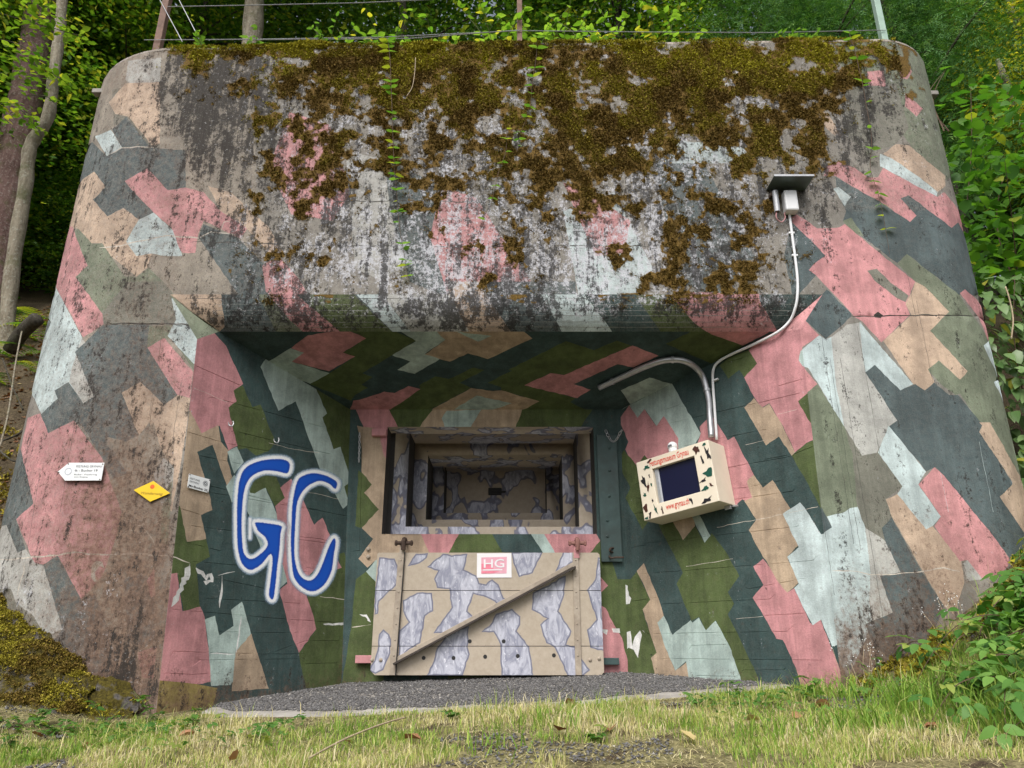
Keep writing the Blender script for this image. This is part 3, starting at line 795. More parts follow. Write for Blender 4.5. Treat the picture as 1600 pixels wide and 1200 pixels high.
RIGHT = [
 ('npale', [(972,640),(998,616),(1048,596),(1063,623),(1095,677),(1088,690),(1075,712),(1058,700),(1060,685),(1037,650),(1026,666),(1007,639),(996,653),(983,633)]),
 ('npink', [(967,657),(983,633),(996,653),(1007,639),(1026,666),(1037,650),(1060,685),(1060,700),(1040,730),(1000,735),(985,720),(977,702),(982,690)]),
 ('olive', [(966,718),(975,703),(995,728),(1007,711),(1030,740),(1020,815),(1013,815),(1004,828),(977,778),(985,762),(972,738)]),
 ('ntan', [(1045,805),(1085,805),(1086,822),(1067,844)]),
 ('olive', [(1028,818),(1050,813),(1067,844),(1086,822),(1101,848),(1112,833),(1138,868),(1155,900),(1137,925),(1147,943),(1137,960),(1150,985),(1183,1055),(1183,1085),(1157,1060),(1120,975),(1119,969),(1103,985),(1092,964),(1080,970),(1057,912),(1067,895),(1060,880)]),
 ('npale', [(1080,805),(1093,805),(1110,837),(1101,848)]),
 ('npale', [(1027,973),(1037,962),(1051,992),(1079,969),(1082,973),(1092,965),(1103,985),(1118,970),(1140,1010),(1157,1058),(1157,1085),(1082,1085),(1073,1047),(1072,1033),(1055,1048),(1040,1013)]),
 ('ntan', [(995,892),(1006,880),(1030,938),(1037,962),(1027,973),(1040,1013),(1055,1048),(1072,1035),(1080,1085),(1030,1085),(1017,1028),(1026,1020),(1018,997),(1004,952),(1016,937)]),
 ('olive', [(960,905),(985,905),(995,893),(1016,937),(1004,952),(1018,997),(1026,1020),(1017,1028),(1032,1090),(980,1090),(960,1000)]),
 ('olive', [(1110,575),(1122,573),(1137,560),(1170,547),(1183,568),(1163,590),(1155,578),(1138,592),(1125,572)]),
 ('npink', [(1170,547),(1185,530),(1225,500),(1256,485),(1290,520),(1290,680),(1260,692),(1242,707),(1235,690),(1220,660),(1202,630),(1190,637),(1177,618),(1163,590),(1183,568)]),
 ('npale', [(1248,563),(1251,548),(1300,520),(1300,590),(1275,600),(1263,575),(1254,572)]),
 ('olive', [(1247,627),(1265,612),(1275,650),(1275,670),(1262,655)]),
 ('ntan', [(1163,637),(1178,622),(1192,637),(1202,631),(1220,660),(1242,707),(1237,712),(1217,682),(1197,696),(1177,660)]),
 ('npink', [(1090,692),(1095,677),(1093,667),(1105,655),(1115,652),(1128,673),(1137,688),(1147,682),(1178,742),(1167,752),(1175,770),(1175,780),(1165,783),(1160,780),(1148,792),(1130,740)]),
 ('olive', [(1237,712),(1260,692),(1290,680),(1330,800),(1300,824),(1280,790),(1263,757)]),
 ('ntan', [(1167,752),(1178,742),(1192,762),(1207,750),(1235,795),(1223,803),(1240,835),(1248,852),(1238,862),(1230,870),(1248,910),(1240,918),(1230,926),(1217,912),(1198,877),(1192,870),(1170,828),(1182,812),(1163,783),(1175,777)]),
 ('npink', [(1177,885),(1192,873),(1198,880),(1218,912),(1230,926),(1241,919),(1253,945),(1265,972),(1270,977),(1282,968),(1297,1007),(1312,1045),(1318,1085),(1255,1085),(1243,1042),(1223,1000),(1213,998),(1192,960),(1176,934),(1193,914)]),
 ('pale', [(1223,803),(1235,795),(1250,785),(1257,793),(1283,835),(1340,815),(1340,1000),(1300,1010),(1283,968),(1270,977),(1253,945),(1241,919),(1248,912),(1230,870),(1248,855)]),
 ('white', strip([(974,912),(977,922),(982,935),(975,945)], 9, 2.2, 4)),
 ('white', [(972,990),(985,986),(988,1010),(992,995),(1000,985),(1003,992),(1000,1005),(997,1028),(990,1015),(982,1012),(976,1018),(974,1005)]),
 ('white', strip([(1004,985),(1007,988)], 4)),
 ('crack', strip([(1120,824),(1182,812),(1225,803),(1278,792)], .7)), ('crack', strip([(1072,885),(1145,873)], .6)), ('crack', strip([(1150,967),(1192,963)], .6)), ('crack', strip([(1165,695),(1195,688)], .5)),
 ('crack', strip([(1215,647),(1245,640)], .5)),
]
GROOVE_R = [[(972,858),(1010,852)], [(985,940),(1026,934)], [(1080,1009),(1138,1007)], [(1090,1056),(1150,1057)], [(1162,1047),(1225,1047)], [(1195,718),(1240,710),(1270,698)], [(1217,603),(1245,595)],
            [(1165,762),(1215,752)], [(1172,920),(1250,905)], [(1195,962),(1258,958)], [(1040,640),(1075,628)], [(1000,780),(1003,770)], [(1120,570),(1160,560)]]
BACK = [
 ('npink', [(540,600),(640,600),(625,668),(604,668),(606,690),(600,682),(570,672),(556,640)]),
 ('olive', [(605,635),(680,635),(655,668),(622,668)]),
 ('ntan', [(660,660),(680,635),(825,635),(805,670),(655,670)]),
 ('npale', [(698,642),(752,640),(735,668),(695,668),(690,654)]),
 ('olive', [(818,635),(930,635),(905,670),(805,670)]),
 ('ntan', [(558,665),(606,672),(606,840),(680,840),(680,868),(610,868),(586,876),(574,887),(560,873),(583,842),(566,826),(565,700)]),
 ('npink', [(590,668),(606,668),(606,720),(600,712)]),
 ('olive', [(560,735),(567,740),(581,757),(569,770),(592,796),(567,823),(555,830)]),
 ('nslate', [(550,820),(566,826),(583,842),(560,873),(574,887),(557,905),(545,905)]),
 ('npale', [(572,893),(586,876),(600,868),(600,920),(588,910)]),
 ('ntan', [(597,833),(660,833),(676,866),(590,870)]),
 ('npink', [(655,830),(722,830),(700,866),(672,866)]),
 ('olive', [(719,830),(767,830),(788,866),(700,866)]),
 ('nslate', [(767,830),(828,830),(850,866),(786,866)]),
 ('npale', [(827,830),(850,830),(870,866),(850,866)]),
 ('npink', [(848,830),(930,832),(938,845),(922,866),(868,866)]),
 ('olive', [(938,845),(952,865),(965,905),(985,905),(995,1090),(940,1090),(935,880),(920,866)]),
 ('npink', [(937,900),(950,915),(940,925),(937,925)]),
 ('npink', [(938,945),(946,950),(960,977),(972,997),(990,1072),(992,1090),(935,1090)]),
 ('olive', [(556,905),(572,893),(590,912),(600,1000),(600,1090),(530,1090),(548,985)]),
 ('white', strip([(562,960),(572,962),(579,972)], 3.5, 1.4, 4)), ('crack', strip([(550,980),(565,978),(580,976)], 1)),
 ('white', [(941,983),(950,984),(948,992),(942,988)]), ('white', [(956,982),(968,982),(969,989),(958,988)]),
 ('olive', [(700,1056),(900,1056),(900,1090),(700,1090)]), ('nslate', [(760,1050),(840,1050),(840,1090),(755,1090)]),
]
CEIL = [
 ('npink', [(481,524),(540,514),(572,529),(536,551),(555,557),(514,580),(456,565),(475,551),(455,544)]),
 ('npale', [(454,544),(475,551),(456,565),(515,583),(486,600),(410,570)]),
 ('olive', [(540,512),(605,512),(650,532),(611,556),(566,583),(582,589),(565,601),(575,606),(555,617),(548,626),(484,600),(515,583),(555,557),(536,551),(572,529)]),
 ('npale', [(617,512),(680,512),(696,531),(664,553),(687,561),(648,584),(621,578),(641,565),(613,555),(650,533)]),
 ('ntan', [(676,512),(810,512),(832,529),(820,534),(762,561),(731,552),(703,565),(664,554),(696,531)]),
 ('npale', [(713,518),(768,525),(747,534)]),
 ('olive', [(680,588),(701,592),(740,574),(757,578),(718,598),(736,606),(672,640),(656,665),(608,660),(604,642),(657,608),(655,602)]),
 ('npink', [(552,626),(560,625),(600,612),(617,614),(638,603),(657,608),(608,642),(600,660),(540,660)]),
 ('ntan', [(736,606),(770,611),(783,610),(843,627),(818,645),(665,645)]),
 ('npale', [(745,618),(800,630),(784,636),(752,645),(700,645)]),
 ('olive', [(884,533),(928,547),(964,532),(987,540),(883,586),(860,583),(819,602),(900,622),(891,628),(925,645),(812,660),(818,640),(843,627),(783,610),(783,605),(762,598),(800,579),(794,578),(820,565)]),
 ('npink', [(860,583),(881,586),(988,540),(1029,556),(990,574),(965,569),(896,600),(923,609),(902,622),(819,602)]),
 ('olive', [(1040,537),(1087,515),(1100,512),(1165,538),(1120,565),(1115,570)]),
 ('npink', [(1085,512),(1215,512),(1160,540)]),
 ('npale', [(970,610),(1015,590),(1050,600),(1000,624),(985,632)]),
]
BLOT = [
 [(592.6,870.7),(616.5,872.6),(625,895.6),(622,911),(608,924),(592.6,939.7),(590.7,958.8),(585,960.7),(586,920.5)],
 [(650,865),(669,864),(667,871.6),(656,880),(636.7,885),(644,872.6)],
 [(667,886),(692,865),(706,868),(730.6,865),(725,890),(744,899),(749,911),(759,913),(769,905),(779,913),(787,934),(796,938),(779,947),(773,940),(761,934),(740,928),(730.6,955),(742,968),(698,989.5),(677,989.5),(705.6,949),(702,920.5),(682.6,918.6),(678,905),(684.6,892)],
 [(629,938),(652,926),(675,926),(677,955),(664.4,962.7),(656.8,1005),(640.5,1014),(623,1031),(623,986),(638.6,972),(630,955)],
 [(599,983),(608,991),(611,999),(610,1020),(599,1047),(587,1053),(576,1047),(585,1032),(591,1009),(592,991)],
 [(700,986),(733,978),(730.6,1010.6),(734,1022),(723,1056),(666,1056),(675,1039),(682.6,1012.5),(692,1001)],
 [(799,863),(848.7,861),(832.4,895.6),(811,902),(802,880)],
 [(880,861),(902,861),(902,874.5),(869,895.6),(844,912),(843,907),(865,897.5),(872.7,882)],
 [(851.6,916.7),(884,899),(882,928),(872.7,955),(893,986),(885,1007),(899.5,1010.6),(909,1030),(922.5,1047),(909,1058),(888,1058),(867,1012.5),(853.5,1005),(844,976),(855,966.5),(830.5,953),(832.4,926)],
 [(769,972),(775,959),(800,951),(813,963),(813,976),(807.5,986),(827,1010.6),(834,1057),(783.5,1057),(781.6,1007),(771,987.6),(752,987.6)],
 [(934,871),(939,871),(944,905),(944,932),(940,959),(946,989.5),(946,1018),(922.5,1012.5),(917,984),(932,968),(917,922),(930,905)],
]
def inset(poly, d):
    n = len(poly); out = []
    area = sum(poly[i][0] * poly[(i + 1) % n][1] - poly[(i + 1) % n][0] * poly[i][1] for i in range(n))
    sg = 1 if area > 0 else -1
    for i in range(n):
        a, b, c = poly[i - 1], poly[i], poly[(i + 1) % n]
        def nr(p, q):
            dx, dy = q[0] - p[0], q[1] - p[1]; L = math.hypot(dx, dy) or 1
            return (-dy / L * sg, dx / L * sg)
        n1, n2 = nr(a, b), nr(b, c)
        m = (n1[0] + n2[0], n1[1] + n2[1]); L = math.hypot(*m) or 1
        k = min(1.6, 2 / (L * L) * L if L else 1)
        out.append((b[0] + m[0] / L * d * min(k, 1.5), b[1] + m[1] / L * d * min(k, 1.5)))
    return out
# ------------------------------------------------------------------ the bunker
bunker = thing('bunker', 'large concrete bunker painted in angular pink, green, grey and tan camouflage', 'bunker', (0, 5.5, -.25))
fac, brw = Facade(), Brow()
A_L = at(308, 530, D); B_L = at(245, 1105, D); C_L = at(548, 630, 5.5)
A_R = at(1250, 515, D); B_R = at(1314, 1060, D); C_R = at(970, 655, 5.5)
PL = Plane(A_L, C_L - A_L, B_L - A_L)
PR = Plane(A_R, C_R - A_R, B_R - A_R)
PB = Plane((0, 5.5, 0), (1, 0, 0), (0, 0, 1))
zc = lambda Y: LIP[1] + (1.749 - LIP[1]) * (Y - LIP[0]) / (5.5 - LIP[0])
PC = Plane((0, LIP[0], LIP[1]), (1, 0, 0), (0, 5.5 - LIP[0], 1.749 - LIP[1]))

def sect(pl, Y, z):                            # x on a niche wall at given depth and height
    n, O = pl.n, pl.O
    return (n.dot(O) - n.y * Y - n.z * z) / n.x
ZB = -.75
ends = []
for pl, A, top in ((PL, A_L, -2.29), (PR, A_R, 2.08)):
    xb = sect(pl, D, ZB); xl = sect(pl, *LIP)
    ends.append((xb, A, top, xl))
(xbL, AL, xtL, xlL), (xbR, AR, xtR, xlR) = ends
uL = CL - RL_ * math.pi / 2 - 4.5; uR = CRX + RR_ * math.pi / 2 + 4.5
us = np.concatenate([[uR], np.linspace(CRX + RR_ * math.pi / 2, CRX, 10), np.linspace(CRX, CL, 20)[1:-1], np.linspace(CL, CL - RL_ * math.pi / 2, 12), [uL]])
Xs, Ys = plan(us)
out = [(uL, ZB), (xbL, ZB), (AL.x, AL.z), (xtL, Z1), (xtR, Z1), (AR.x, AR.z), (xbR, ZB), (uR, ZB)]
out += [(float(u), float(ztop(x)) - .06) for u, x in zip(us, Xs)]
painted('facade', fac, out, 'grey', FACADE, [(-2.3, 2.9, 2.0, 5, .03), (-3.9, 3.8, -.8, 5, .07), (-9, 9, -1, 5, .3)], bunker, M_CONC, MASK_F,
        [[(160,507),(240,506),(313,512)], [(1330,494),(1400,493),(1540,494)]], gdepth=.008)
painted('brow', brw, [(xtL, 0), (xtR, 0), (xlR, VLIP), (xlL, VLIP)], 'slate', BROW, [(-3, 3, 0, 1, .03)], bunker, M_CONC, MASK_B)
# small cheeks where the brow dies into the pillars
for A, xt, xl, sg, col in ((AL, xtL, xlL, 1, 'sage'), (AR, xtR, xlR, -1, 'pink')):
    pts = [(A.x, A.y, A.z)] + [(xt + (xl - xt) * a[2] / VLIP, a[0], a[1]) for a in ARC]
    F = [(0, i, i + 1) if sg > 0 else (0, i + 1, i) for i in range(1, len(pts) - 1)]
    me = mesh_np('brow_cheek', pts, F)
    ca = np.tile(np.array([*PAL[col], 1]), (len(F) * 3, 1)); attr(me, 'paint', ca, 'CORNER', 'FLOAT_COLOR')
    for k, v in (('moss', 0), ('grime', .3), ('chalk', .1), ('rust', .1), ('wear', .3)): attr(me, k, np.full(len(pts), v))
    link('brow_cheek', me, M_CONC, bunker)
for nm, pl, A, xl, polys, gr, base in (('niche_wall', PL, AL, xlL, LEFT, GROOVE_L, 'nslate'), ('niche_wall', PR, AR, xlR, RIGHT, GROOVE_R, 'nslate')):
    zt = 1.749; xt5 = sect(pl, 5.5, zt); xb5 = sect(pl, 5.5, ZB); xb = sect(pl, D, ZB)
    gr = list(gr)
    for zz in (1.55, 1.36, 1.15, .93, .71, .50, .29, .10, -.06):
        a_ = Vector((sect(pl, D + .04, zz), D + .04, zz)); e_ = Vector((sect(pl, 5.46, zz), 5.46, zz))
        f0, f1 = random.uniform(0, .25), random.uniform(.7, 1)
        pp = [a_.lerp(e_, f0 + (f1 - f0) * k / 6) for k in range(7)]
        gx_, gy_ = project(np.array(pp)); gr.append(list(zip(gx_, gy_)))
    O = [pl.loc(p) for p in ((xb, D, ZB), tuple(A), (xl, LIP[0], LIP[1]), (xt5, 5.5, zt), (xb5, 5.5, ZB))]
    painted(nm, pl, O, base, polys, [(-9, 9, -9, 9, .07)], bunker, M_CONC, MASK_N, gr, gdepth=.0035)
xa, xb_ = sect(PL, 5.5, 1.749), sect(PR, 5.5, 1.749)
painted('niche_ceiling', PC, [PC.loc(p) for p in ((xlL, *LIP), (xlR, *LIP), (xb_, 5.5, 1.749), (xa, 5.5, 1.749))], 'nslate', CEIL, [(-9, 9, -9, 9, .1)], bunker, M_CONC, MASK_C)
# embrasure: a hole with three stepped steel frames
def rect(x0, x1, yt, yb, Y, xm=None):
    ym = (yt + yb) / 2; xm = (x0 + x1) / 2
    return (at(x0, ym, Y).x, at(x1, ym, Y).x, at(xm, yb, Y).z, at(xm, yt, Y).z)
H0 = rect(601, 930, 667, 834.5, 5.5)
h = [(H0[0], H0[2]), (H0[1], H0[2]), (H0[1], H0[3]), (H0[0], H0[3])]
bo = [(sect(PL, 5.5, ZB), ZB), (sect(PR, 5.5, ZB), ZB), (xb_, 1.749), (xa, 1.749)]
def pbl(p): return PB.loc((p[0], 5.5, p[1]))
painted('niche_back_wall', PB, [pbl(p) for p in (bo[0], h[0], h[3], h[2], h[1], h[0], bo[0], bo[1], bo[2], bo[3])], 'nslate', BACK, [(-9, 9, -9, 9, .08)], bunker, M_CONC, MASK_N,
        [[(566,672),(562,860)], [(600,836),(660,836)]])
M_GAP = simple('gap_dark', (.03, .027, .024), .7)
steps = [(5.7, rect(637, 903, 675, 823, 5.7)), (6.05, rect(667, 879, 711, 812, 6.05)), (6.5, rect(694, 854, 727, 801.5, 6.5)), (6.75, None)]
prev = (5.5, H0)
def ringmesh(name, Yf, o, i, Yb, Yo):
    V = []; F = []
    for (r, Y) in ((o, Yo), (o, Yf), (i, Yf), (i, Yb)):
        V += [(r[0], Y, r[2]), (r[1], Y, r[2]), (r[1], Y, r[3]), (r[0], Y, r[3])]
    for k in range(3):
        for j in range(4):
            F.append((k * 4 + j, k * 4 + (j + 1) % 4, k * 4 + 4 + (j + 1) % 4, k * 4 + 4 + j))
    o_ = link(name, mesh_np(name, V, F), M_EMBR, bunker)
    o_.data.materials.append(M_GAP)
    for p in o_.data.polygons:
        if abs(p.normal.x) > .7: p.material_index = 1  # side reveals take the near-black colour, other faces the blotched paint
    return o_
for k in range(3):
    Yf, inn = steps[k]; Yo, outr = prev
    ringmesh('embrasure_frame', Yf, outr, inn, steps[k + 1][0], Yo)
    prev = (steps[k + 1][0], inn)
b = MB().abox(inn[0], inn[1], 6.75, 6.8, inn[2], inn[3]); b.build('embrasure_plate', M_EMBR, bunker)
M_DARK = simple('hole_dark', (.02, .02, .02), .6)
xl_ = at(603, 760, 5.72).x
MB().abox(at(601, 760, 5.69).x - .03, at(614, 760, 5.69).x, 5.68, 5.695, H0[2], H0[3]).build('dark_reveal_panel', M_GAP, bunker)  # flat dark panels standing in for a deep black reveal
MB().abox(at(924, 760, 5.69).x, at(930, 760, 5.69).x + .05, 5.68, 5.695, H0[2], H0[3]).build('dark_reveal_panel', M_GAP, bunker)
c = at(775, 768, 6.73)
b = MB(); b.abox(c.x - .07, c.x + .05, 6.73, 6.75, c.z - .03, c.z + .035); b.abox(c.x - .05, c.x + .09, 6.72, 6.73, c.z - .012, c.z + .006)
b.build('torn_hole', M_DARK, bunker, .006)  # dark boxes in place of a torn hole in the plate

# roof slab with rounded edge
prof = [(0, -.06), (.008, -.033), (.028, -.010), (.06, 0), (.3, .0)]
ring = []
uu = np.concatenate([np.linspace(uL, CL - RL_ * math.pi / 2, 6), np.linspace(CL - RL_ * math.pi / 2, CL, 14)[1:], np.linspace(CL, CRX, 70)[1:], np.linspace(CRX, CRX + RR_ * math.pi / 2, 12)[1:], np.linspace(CRX + RR_ * math.pi / 2, uR, 6)[1:]])
PX, PY = plan(uu)
tx, ty = np.gradient(PX), np.gradient(PY); L = np.hypot(tx, ty); nx, ny = -ty / L, tx / L
V = []
for d, z in prof: V += [(x + a * d, y + c_ * d, ztop(x) + z + .004 * math.sin(9 * x + z)) for x, y, a, c_ in zip(PX, PY, nx, ny)]
n = len(uu); F = []
for k in range(len(prof) - 1):
    for j in range(n - 1): F.append((k * n + j, k * n + j + 1, k * n + n + j + 1, k * n + n + j))
F.append(tuple((len(prof) - 1) * n + j for j in range(n)))
me = bpy.data.meshes.new('roof'); me.from_pydata(V, [], F); me.update(); set_smooth(me)
attr(me, 'paint', np.tile([.33, .29, .24, 1], (len(me.loops), 1)), 'CORNER', 'FLOAT_COLOR')
Va = np.array(V)
rx, rz = project(Va)
onf = (Va[:, 0] > -2.7) & (Va[:, 0] < 2.75)
attr(me, 'moss', onf * sstep(.42, .58, fbm(Va[:, 0] * 4, Va[:, 1] * 4, 3, 9)) * .9); attr(me, 'grime', np.full(len(V), .36)); attr(me, 'chalk', np.full(len(V), .22)); attr(me, 'rust', np.full(len(V), .2)); attr(me, 'wear', np.full(len(V), .7))
link('roof', me, M_CONC, bunker)

# steel jamb plate right of the embrasure, brackets, rivets, hooks
M_SLATE = simple('slate_steel', PAL['nslate'], .6, 0, .2, 14, 0, .4, (.03, .035, .03), .5)
M_NPINK = simple('pink_steel', PAL['npink'], .7, 0, .15, 30)
M_KHAKI = simple('khaki_steel', (.37, .315, .25), .6, 0, .15, 30, 0, .4, (.12, .075, .045), .35)
M_RUST = simple('rusty_iron', (.075, .05, .038), .75, .3, .3, 40)
M_GALV = simple('galvanised', (.45, .46, .47), .4, .75, .12, 25)
M_WHITE = simple('white_plastic', (.75, .76, .77), .45, 0, .04, 12)
q0, q1 = at(937, 680, 5.48), at(970, 878, 5.48)
jam = MB().abox(at(936, 780, 5.48).x, at(968, 780, 5.48).x, 5.475, 5.498, q1.z, q0.z).build('jamb_plate', M_SLATE, bunker, .003)
for y in (700, 735, 775, 813, 838): MB().lathe(at(949 if y > 800 else 952, y, 5.475), (0, -1, 0), [(.011, 0), (.010, .006), (.004, .009)], 8).build('rivet', M_SLATE, jam)
for y in (858, 870): MB().lathe(at(575.7, y, 5.5), (0, -1, 0), [(.016, 0), (.016, .006), (.011, .010), (.011, .018), (.003, .02)], 10).build('bolt', M_KHAKI, bunker)
MB().abox(at(581, 676, 5.47).x, at(604, 676, 5.47).x, 5.46, 5.5, at(590, 681, 5.47).z, at(590, 670, 5.47).z).build('bracket', M_NPINK, bunker, .003)
P = [at(955, 858, 5.44), at(958, 862, 5.42), at(954, 867, 5.44)]
MB().tube(catmull([at(960, 856, 5.49), at(954, 857, 5.45), at(953, 861, 5.45), at(958, 863, 5.48)], 4), .007, 6).build('hook', M_RUST, bunker, smooth=True)
MB().tube(catmull([at(952, 869, 5.47), at(955, 872, 5.44), at(962, 871, 5.44), at(975, 871, 5.44)], 4), .007, 6).build('hook', M_RUST, bunker, smooth=True)
for x, y, pl in ((361, 661, PL), (432, 687, PL)):
    w = [pl.p(x - 4, y - 1, 0), pl.p(x - 3, y + 3, .02), pl.p(x + 1, y + 5, .03), pl.p(x + 4, y + 1, .03), pl.p(x + 3, y - 3, .025)]
    MB().tube(catmull(w, 4), .0042, 6).build('hook', M_GALV, bunker, smooth=True)

# hinged shutter
shutter = link('shutter', None, None, bunker)
YS = 5.40
def shx(x, y=960): return at(x, y, YS).x
sx0, sx1 = shx(584.0), shx(940.5)
def shz(y): return at(766, y, YS).z
PS = Plane((0, YS, 0), (1, 0, 0), (0, 0, 1))
seams = [shz(1055.5), shz(1009.6), shz(922.6), shz(863)]
polyS = []; valS = []
for P in BLOT:
    sm = subdiv(P, 6, 1.0)
    polyS.append(('tan', sm)); valS.append(.5)
    polyS.append(('tan', inset(sm, 2.3))); valS.append(1.0)
import bmesh
for k in range(3):
    z0, z1 = seams[k] + .0022, seams[k + 1] - .0022
    rr = .03
    if k == 0: O = [(sx0 + .03, z0), (sx1 - .02, z0), (sx1, z0 + .02), (sx1, z1), (sx0, z1), (sx0, z0 + .03)]
    elif k == 2: O = [(sx0, z0), (sx1, z0), (sx1, z1 - .015), (sx1 - .015, z1), (sx0 + .01, z1), (sx0, z1 - .01)]
    else: O = [(sx0, z0), (sx1, z0), (sx1, z1), (sx0, z1)]
    o = painted('plank', PS, [PS.loc((a, YS, b_)) for a, b_ in O], 'tan', polyS, [(-9, 9, -9, 9, .06)], shutter, M_SHUT, None, (), valS)
    bm = bmesh.new(); bm.from_mesh(o.data)
    be = [e for e in bm.edges if len(e.link_faces) == 1]
    r = bmesh.ops.extrude_edge_only(bm, edges=be)
    for v in r['geom']:
        if isinstance(v, bmesh.types.BMVert): v.co.y += .05
    bm.normal_update(); bm.to_mesh(o.data); bm.free()
def sbox(p, q, w, h, name, mat, y0=0.0):
    """flat bar lying on the shutter between two photo points"""
    a, b_ = at(*p, YS), at(*q, YS); d = (b_ - a); L = d.length; d.normalize()
    s_ = Vector((0, 1, 0)).cross(d)
    return MB().box((a + b_) / 2 + Vector((0, -h / 2 - y0, 0)), (d, s_, (0, 1, 0)), (L / 2, w / 2, h / 2)).build(name, mat, shutter, .002)
for (p, q) in (((627.5, 863.5), (613.0, 1055.0)), ((898.8, 863.5), (904.0, 1055.0))):
    st = sbox(p, q, .042, .014, 'strap', M_KHAKI)
    for k in range(7):
        f = .06 + k * .13
        c = at(p[0] + (q[0] - p[0]) * f, p[1] + (q[1] - p[1]) * f, YS - .014)
        MB().lathe(c, (0, -1, 0), [(.007, 0), (.006, .003), (.002, .005)], 8).build('rivet', M_KHAKI, st)
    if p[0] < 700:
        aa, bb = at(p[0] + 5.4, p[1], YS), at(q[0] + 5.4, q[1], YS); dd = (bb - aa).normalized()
        MB().box((aa + bb) / 2 + Vector((0, -.011, 0)), (dd, Vector((0, 1, 0)).cross(dd), (0, 1, 0)), ((bb - aa).length / 2, .003, .011)).build('strap_shade', M_GAP, shutter)  # dark strip stands for the shadow along the strap's right side
    # hinge knuckle with its bolt
    c = at(p[0] + 3.5, 848.5, YS - .02)
    hb = MB().tube([c + Vector((-.045, 0, 0)), c + Vector((.045, 0, 0))], .014, 10)
    hb.lathe(c + Vector((-.047, 0, 0)), (-1, 0, 0), [(.02, 0), (.02, .014), (.012, .018)], 6); hb.lathe(c + Vector((.047, 0, 0)), (1, 0, 0), [(.02, 0), (.02, .014), (.012, .018)], 6)
    hb.tube(catmull([c + Vector((0, .1, .02)), c + Vector((0, .03, .03)), c + Vector((0, -.012, .018)), c + Vector((0, -.018, -.004)), c + Vector((0, -.01, -.05))], 4), .017, 8)
    hb.build('hinge', M_RUST if p[0] < 700 else simple('pink_hinge', (.27, .13, .11), .7, 0, .3, 40), shutter, smooth=False)
    MB().box(c + Vector((-.008, .012, -.055)), ((1, 0, 0), (0, 1, 0), (0, 0, 1)), (.02, .008, .05)).build('hinge_leaf', M_KHAKI if p[0] < 700 else M_NPINK, shutter, .002)
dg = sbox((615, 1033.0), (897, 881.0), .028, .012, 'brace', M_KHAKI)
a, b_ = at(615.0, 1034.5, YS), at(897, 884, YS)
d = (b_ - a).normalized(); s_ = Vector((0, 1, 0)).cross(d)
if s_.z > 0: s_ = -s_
MB().box((a + b_) / 2 + s_ * .014 + Vector((0, -.038, 0)), (d, s_, (0, 1, 0)), ((b_ - a).length / 2, .0065, .028)).build('brace_flange', simple('flange_shade', (.045, .036, .03), .7), shutter)  # flange made thick and dark to draw the brace's shadow line
for x, y in ((662, 1028), (708.6, 1028), (758, 1026), (734, 1002), (809, 1025), (787, 1002), (865.5, 1024)):
    MB().lathe(at(x, y, YS - .0015), (0, -1, 0), [(.0135, 0), (.0135, .0005)], 12).build('hole', M_DARK, shutter)
for x, y in ((581, 1031), (595, 1031), (922, 1031), (936, 1029)):
    MB().lathe(at(x, y, YS), (0, -1, 0), [(.013, 0), (.012, .006), (.004, .011)], 8).build('bolt', M_KHAKI, shutter)
for x0, x1, y0, y1, m in ((557, 600, 1024, 1036.5, M_NPINK), (925, 966, 1028, 1039, M_SLATE)):
    MB().abox(shx(x0), shx(x1), YS + .055, YS + .08, shz(y1), shz(y0)).build('bolt_bar', m, shutter, .003)

# ------------------------------------------------------------------ graffiti on the left wall
GLET = [
 ([(453,722),(440,716),(415,717),(395,722.5),(382,731),(375,743),(371,762),(369,793),(369,827),(370,855),(375,877),(383,888),(392,892),(402,888),(412,880),(423,867),(424,883),(421,908),(419,930),(424,938),(429,934),(432,913),(435,883),(438,860),(440,833),(441,821),(420,816.5),(398,815),(400,826),(404,832),(413,840),(417,850),(412,859),(400,869),(392,872),(385,868),(381,857),(379,827),(380,793),(383,767),(390,750),(400,741.5),(415,736.5),(433,738),(448,741),(453.5,734)], [(391,811),(390.5,841)]),
 ([(463,752),(472,742.5),(487,738),(500,739),(515,744),(528,753),(526,764),(521,764),(515,758),(503,753),(493,754.5),(480,762),(470,775),(465,790),(463,817),(461.5,850),(462,873),(467,893),(475,903),(485,905.5),(494,898),(503,880),(512,855),(519,842),(523.5,840),(526,848),(523,867),(520,890),(513,907),(503,919),(490,925.5),(477,922.5),(466,914),(458,902),(455,884),(453,850),(454,817),(456,783)], None)]
def graffiti_material():
    t = NT('spray_paint'); d = t.at('sd'); p = t.pos()
    n = t.math('MULTIPLY', t.math('SUBTRACT', t.noise(p, 90, 5, .8), .5), 3.2)
    d2 = t.math('ADD', d, n)
    core = t.mix(t.mr(d2, -6.5, -2.5), (.005, .085, .50), (.004, .06, .40))
    c = t.mix(t.mr(d2, -2.0, -.7), core, t.mix(t.mr(d2, 2.6, 6.5), (.86, .88, .90), (.36, .55, .76)))
    al = t.mr(t.math('ADD', d, t.math('MULTIPLY', n, 1.5)), 7.6, 2.4)
    b = t.bsdf(c, .55, None)
    tr = t.n('BsdfTransparent'); mx = t.n('MixShader')
    t.put(mx.inputs[0], al); t.t.links.new(tr.outputs[0], mx.inputs[1]); t.t.links.new(b.outputs[0], mx.inputs[2])
    return t.done(mx.outputs[0])
M_SPRAY = graffiti_material()
def polydist(P, poly, closed=True):
    best = np.full(len(P), 1e9); m = len(poly)
    for i in range(m if closed else m - 1):
        a = np.array(poly[i]); b_ = np.array(poly[(i + 1) % m]); ab = b_ - a
        t = np.clip(((P - a) @ ab) / (ab @ ab + 1e-9), 0, 1)
        best = np.minimum(best, np.hypot(*(P - a - t[:, None] * ab).T))
    return best
